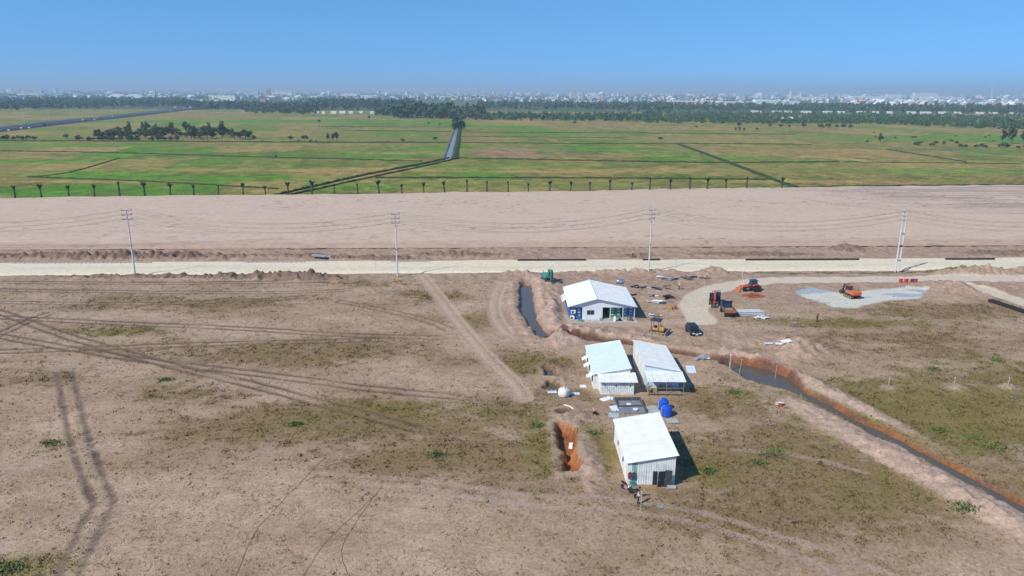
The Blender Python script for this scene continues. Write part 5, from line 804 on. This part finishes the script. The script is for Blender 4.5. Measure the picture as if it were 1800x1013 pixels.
# small tipper truck seen from behind
p = PG(1279, 553); o = thing('tipper_truck', 'small tipper truck with a rusty red tailgate and black headboard frame', 'truck', p, rad(88)); MB().box((0, 0, .75), (5.0, .8, .25)).build('chassis', BLK, o); MB().box((-.7, 0, 1.08), (3.3, 2.1, .1)).build('bed_floor', PLW, o)
for y in (-1.05, 1.05): MB().box((-.7, y, 1.4), (3.3, .08, .6)).build('side_board', RUST, o)
MB().box((-2.38, 0, 1.38), (.08, 2.15, .68)).build('tailgate', mat('rust_red', (.36, .10, .07), .8, .3, 3, col2=(.25, .12, .10)), o)
for y in (-.95, .95): MB().cyl((1.0, y, 1.1), (1.0, y, 2.6), .07, .07, 6).build('frame_post', BLK, o)
MB().box((1.0, 0, 2.6), (.14, 2.1, .16)).build('frame_bar', BLK, o); c = MB().prism([(1.25, .8), (2.7, .8), (2.75, 1.5), (2.4, 2.3), (1.25, 2.35)], -1.0, 1.0).build('cab', mat('cab_navy', (.03, .06, .13)), o, bevel=.06); MB().prism([(2.74, 1.55), (2.77, 1.55), (2.46, 2.22), (2.43, 2.22)], -.85, .85).build('windscreen', GLS, c)
for x, y in ((-1.6, -.85), (-1.6, .85), (1.9, -.9), (1.9, .9)): wheel(o, x, y, .45, .4)
# pipes, bricks, scrap heaps, drums
p = PG(1316, 552); o = thing('pipe_stack', 'stack of long pale galvanised pipes behind the tipper truck', 'pipes', p, .06); me = None
for r_ in range(3):
    for k in range(7 - r_): c = MB().cyl((-2.8, 0, 0), (2.8, 0, 0), .13, .13, 9).build('pipe', mat('pipe_galv', (.52, .54, .56), .5, .1, 2), o) if me is None else link(bpy.data.objects.new('pipe', me), o); me = c.data; c.location = (random.uniform(-.3, .3), -1.4 + k * .4 + r_ * .2, .17 + r_ * .27); c.rotation_euler = (0, 0, random.uniform(-.05, .05))
p = PG(1325, 521); b = MB(); rr = random.Random(3)
for k in range(420): q = rr.random() ** .6; a = rr.uniform(0, 6.28); M_ = T(2.6 * q * math.cos(a), 1.5 * q * math.sin(a), .08 + (1 - q) * .75 * rr.random()) @ RZ(rr.uniform(0, 3)) @ RX(rr.uniform(-.6, .6)); b.box((0, 0, 0), (.32, .16, .11), M_)
o = b.build('brick_heap', mat('brick_red', (.42, .12, .08), .85, .25, 4, col2=(.30, .08, .06)), None, p); tag(o, 'loose heap of red bricks beside the loader tractor', 'bricks', kind='stuff')
def heap(px, py, n, L, spread, mats, label, seed, name='scrap_heap'):
    p = PG(px, py); o = thing(name, label, 'scrap', p); r_ = random.Random(seed)
    for k in range(n):
        l = L * r_.uniform(.5, 1.1); wd = r_.choice([.15, .2, .35, .7]); MB().box((0, 0, 0), (l, wd, r_.choice([.06, .12, .2]))).build('beam' if wd < .3 else 'plate', r_.choice(mats), o, (r_.uniform(-1, 1) * spread, r_.uniform(-.6, .6) * spread * .6, .12 + .10 * k * r_.random())).rotation_euler = (r_.uniform(-.25, .25), r_.uniform(-.2, .2), r_.uniform(-.7, .7))
    return o
SM = [STL, GRY, DRK, BLW]
for a in ((1167, 489, 8, 3.0, 1.6, SM, 'heap of dark steel beams below the roadside rubble', 1), (1182, 493, 6, 2.2, .8, [DRK, GRY, STL], 'small crossed pile of black and grey plates beside the steel beams', 2), (1214, 491, 12, 3.4, 3.0, [DRK, STL, GRY], 'long low pile of black and silver sections along the track', 3), (1141, 507, 7, 2.6, 1.4, SM, 'pile of grey offcuts beside the office rear corner', 4), (1163, 508, 10, 2.6, 1.6, [STL, GRY, RUST, DRK], 'mixed pile of rusty and grey offcuts behind the office', 5), (1147, 521, 6, 1.6, .8, SM, 'small pile of bent plates between offcuts and roofing sheets', 6), (1174, 523, 5, 2.8, .7, [DRK, DRK, BLK], 'bundle of dark profiles on bare dirt', 7), (1155, 532, 9, 2.6, 1.5, [STL, BLW, WHT, GRY], 'spread of silver roofing sheets and frames beside the office wall', 8), (1140, 479, 6, 1.8, 1.6, [WOD, DRK, WHT], 'rubbish tipped at the foot of the rubble-side power pole', 9), (1152, 556, 7, 1.3, .9, [WHT, BLW, RUST, WOD, RED], 'small heap of white sacks and red cloth near the bulldozer', 10), (1370, 713, 5, .7, .4, [WHT, RED, BLW], 'small red and white rubbish pile on the near spoil bank', 11), (1235, 632, 5, 2.6, .6, SM, 'bundle of grey pipes beside the narrow ditch', 12), (1340, 560, 6, 1.3, 1.4, [WHT, BLW], 'scraps of pale plastic beside the pipe stack', 13), (1119, 505, 5, 2.4, .8, SM, 'loose grey offcuts against the office back wall', 14)): heap(*a)
for k, (x, m_) in enumerate(((1178, YEL), (1182, YEL), (1186, mat('drum_orange', (.7, .2, .03), .5, .1, 2)))):
    p = PG(x, 545 - k * .6); o = thing('fuel_can', ['yellow fuel can at the outer end of the trio', 'yellow fuel can in the middle of the trio', 'orange fuel can closing the trio'][k], 'fuel can', p, .3 * k); MB().box((0, 0, .4), (.75, .5, .8)).build('body', m_, o, bevel=.08); MB().cyl((.2, 0, .78), (.2, 0, .92), .1, .1, 8).build('cap', BLK, o)
for k, (x, m_, lb) in enumerate(((1583, RED, 'dark red drum standing apart from the coloured row'), (1592, mat('drum_pink', (.65, .03, .07), .5, .1, 2), 'bright red drum beside a yellow one'), (1598, YEL, 'yellow drum between red and blue ones'), (1603, TNK, 'blue drum in the coloured row'), (1609, RED, 'red drum beside the blue one ending the row'))):
    p = PG(x, 497); o = thing('drum', lb, 'drum', p); MB().lathe([(.4, 0), (.42, .05), (.4, .1), (.4, .38), (.43, .42), (.4, .46), (.4, .78), (.43, .82), (.4, .86), (.4, 1.1), (.36, 1.12)], 16).build('barrel', m_, o); MB().lathe([(.37, 1.12), (.37, 1.15)], 16).build('lid', WHT, o)
# ------------------------------------------------------------------ people and the motorbike
def person(loc, rz, label, shirt, trousers, hair, pose='stand'):
    o = thing('person', label, 'person', loc, rz); bend = rad(38) if pose == 'bend' else 0
    J = {'pel': (0, 0, .93), 'sp': (.0, 0, 1.12), 'ch': (0, 0, 1.34), 'nk': (0, 0, 1.5), 'hd': (.02, 0, 1.63), 'tp': (.02, 0, 1.74), 'ls': (0, .19, 1.42), 'rs': (0, -.19, 1.42), 'le': (.05, .25, 1.14), 're': (.05, -.25, 1.14), 'lh': (.16, .25, .92), 'rh': (.16, -.25, .92), 'lf': (.20, .25, .84), 'rf': (.20, -.25, .84)}
    if pose == 'hold': J.update(re=(.18, -.26, 1.18), rh=(.42, -.24, 1.22), rf=(.50, -.22, 1.24))
    def R_(v): x, y, z = v; z -= .93; return (x * math.cos(bend) + z * math.sin(bend), y, -x * math.sin(bend) + z * math.cos(bend) + .93)
    J = {k: R_(v) if k != 'pel' else v for k, v in J.items()}
    J.update(lk=(.04, .11, .5), rk=(-.02, -.11, .5), la=(-.03, .12, .09), ra=(-.08, -.12, .09), lt=(.16, .14, .04), rt=(.11, -.14, .04), lhp=(0, .1, .88), rhp=(0, -.1, .88))
    Ed = [('pel', 'sp'), ('sp', 'ch'), ('ch', 'nk'), ('nk', 'hd'), ('hd', 'tp'), ('ch', 'ls'), ('ch', 'rs'), ('ls', 'le'), ('le', 'lh'), ('lh', 'lf'), ('rs', 're'), ('re', 'rh'), ('rh', 'rf'), ('pel', 'lhp'), ('pel', 'rhp'), ('lhp', 'lk'), ('lk', 'la'), ('la', 'lt'), ('rhp', 'rk'), ('rk', 'ra'), ('ra', 'rt')]
    Rr = dict(pel=.15, sp=.135, ch=.16, nk=.06, hd=.1, tp=.085, ls=.075, rs=.075, le=.05, re=.05, lh=.038, rh=.038, lf=.03, rf=.03, lhp=.1, rhp=.1, lk=.068, rk=.068, la=.05, ra=.05, lt=.04, rt=.04)
    ks = list(J); me = bpy.data.meshes.new('body'); me.from_pydata([J[k] for k in ks], [(ks.index(a), ks.index(b_)) for a, b_ in Ed], []); ob = bpy.data.objects.new('body', me); COL.objects.link(ob); md = ob.modifiers.new('s', 'SKIN'); ob.modifiers.new('d', 'SUBSURF').levels = 1
    for k, v in zip(ks, me.skin_vertices[0].data): v.radius = (Rr[k], Rr[k] * (1.25 if k in ('ch', 'pel', 'sp') else 1)); v.use_root = k == 'pel'
    ev = ob.evaluated_get(bpy.context.evaluated_depsgraph_get()); m2 = bpy.data.meshes.new_from_object(ev); ob.modifiers.clear(); ob.data = m2; m2.materials.clear()
    for m_ in (trousers, shirt, SKN): m2.materials.append(m_)
    P0 = {k: Vector(v) for k, v in J.items()}
    for pl in m2.polygons:
        c = Vector(pl.center); dd = {k: (c - q).length for k, q in P0.items()}; n_ = min(dd, key=dd.get); pl.material_index = 2 if n_ in ('nk', 'hd', 'tp', 'lh', 'rh', 'lf', 'rf') else 0 if n_ in ('lk', 'rk', 'la', 'ra', 'lt', 'rt', 'lhp', 'rhp', 'pel') else 1; pl.use_smooth = True
    ob.parent = o; h = MB().lathe([(.11, -.02), (.125, .05), (.10, .13), (.03, .16)], 12).build('hair', hair, o, smooth=True); hp = P0['hd'] + (P0['tp'] - P0['hd']) * .35; h.location = hp + Vector((-.02, 0, 0)); h.rotation_euler = (0, bend, 0); return o
HAIR = mat('hair_black', (.015, .013, .012), .7, .1, 5); CLB = mat('cloth_black', (.02, .022, .03), .9, .2, 5); CLW = mat('cloth_pale', (.55, .66, .74), .9, .1, 5); CLN = mat('cloth_navy', (.03, .04, .08), .9, .2, 5); HIV = mat('cloth_lime', (.35, .72, .12), .8, .1, 5); CLR_ = mat('cloth_red', (.4, .04, .04), .9, .2, 5)
person(PG(1116.5, 876), rad(-30), 'person in black leaning over beside the red motorbike', CLB, CLB, HAIR, 'bend'); person(PG(1121.5, 886), rad(-15), 'person in pale blue shirt reaching to a thin rod', CLW, CLN, HAIR, 'hold'); person(PG(1193.5, 509), rad(200), 'worker in lime vest standing among scrap piles', HIV, CLN, mat('hat_white', (.7, .7, .7), .5, .1, 3)); person(PG(1242, 491), rad(180), 'worker in lime vest by the rubble mound', HIV, CLN, mat('hat_white', (.7, .7, .7))); person(PG(1436, 566), rad(120), 'person in dark red walking alone over the bare field', CLR_, CLN, HAIR)
person(PG(1112, 454), rad(-90), 'worker in red standing on the far road shoulder', CLR_, CLN, mat('hat_white', (.7, .7, .7)))
p = PG(1101, 863); o = thing('motorbike', 'red and black motorbike parked by the green shed corner', 'motorbike', p, rad(-52)); MB().prism([(-.75, .75), (-.1, .7), (.3, .55), (.45, .9), (.3, 1.0), (.1, .78), (-.7, .9)], -.13, .13).build('body', RED, o, bevel=.03); MB().prism([(-.8, .86), (-.05, .8), (-.05, .9), (-.75, .97)], -.13, .13).build('seat', BLK, o); MB().box((-.05, 0, .45), (.5, .25, .3)).build('engine', GRY, o); MB().tube([(.45, -.35, 1.1), (.4, 0, 1.02), (.45, .35, 1.1)], .025, 5).build('handlebar', BLK, o); MB().cyl((.62, 0, .3), (.38, 0, 1.0), .04, .04, 6).build('fork', STL, o); MB().prism([(.35, .6), (.55, .75), (.5, 1.0), (.38, 1.0)], -.17, .17).build('front_shield', WHT, o); MB().cyl((-.4, .16, .35), (-.95, .18, .45), .05, .06, 7).build('exhaust', STL, o)
for x in (-.6, .65): w_ = MB().lathe([(.24, -.05), (.3, -.03), (.3, .03), (.24, .05)], 16, 'Y').build('wheel', RUB, o, (x, 0, .3)); MB().lathe([(.05, -.04), (.22, -.01), (.22, .01), (.05, .04)], 12, 'Y').build('rim', STL, w_)
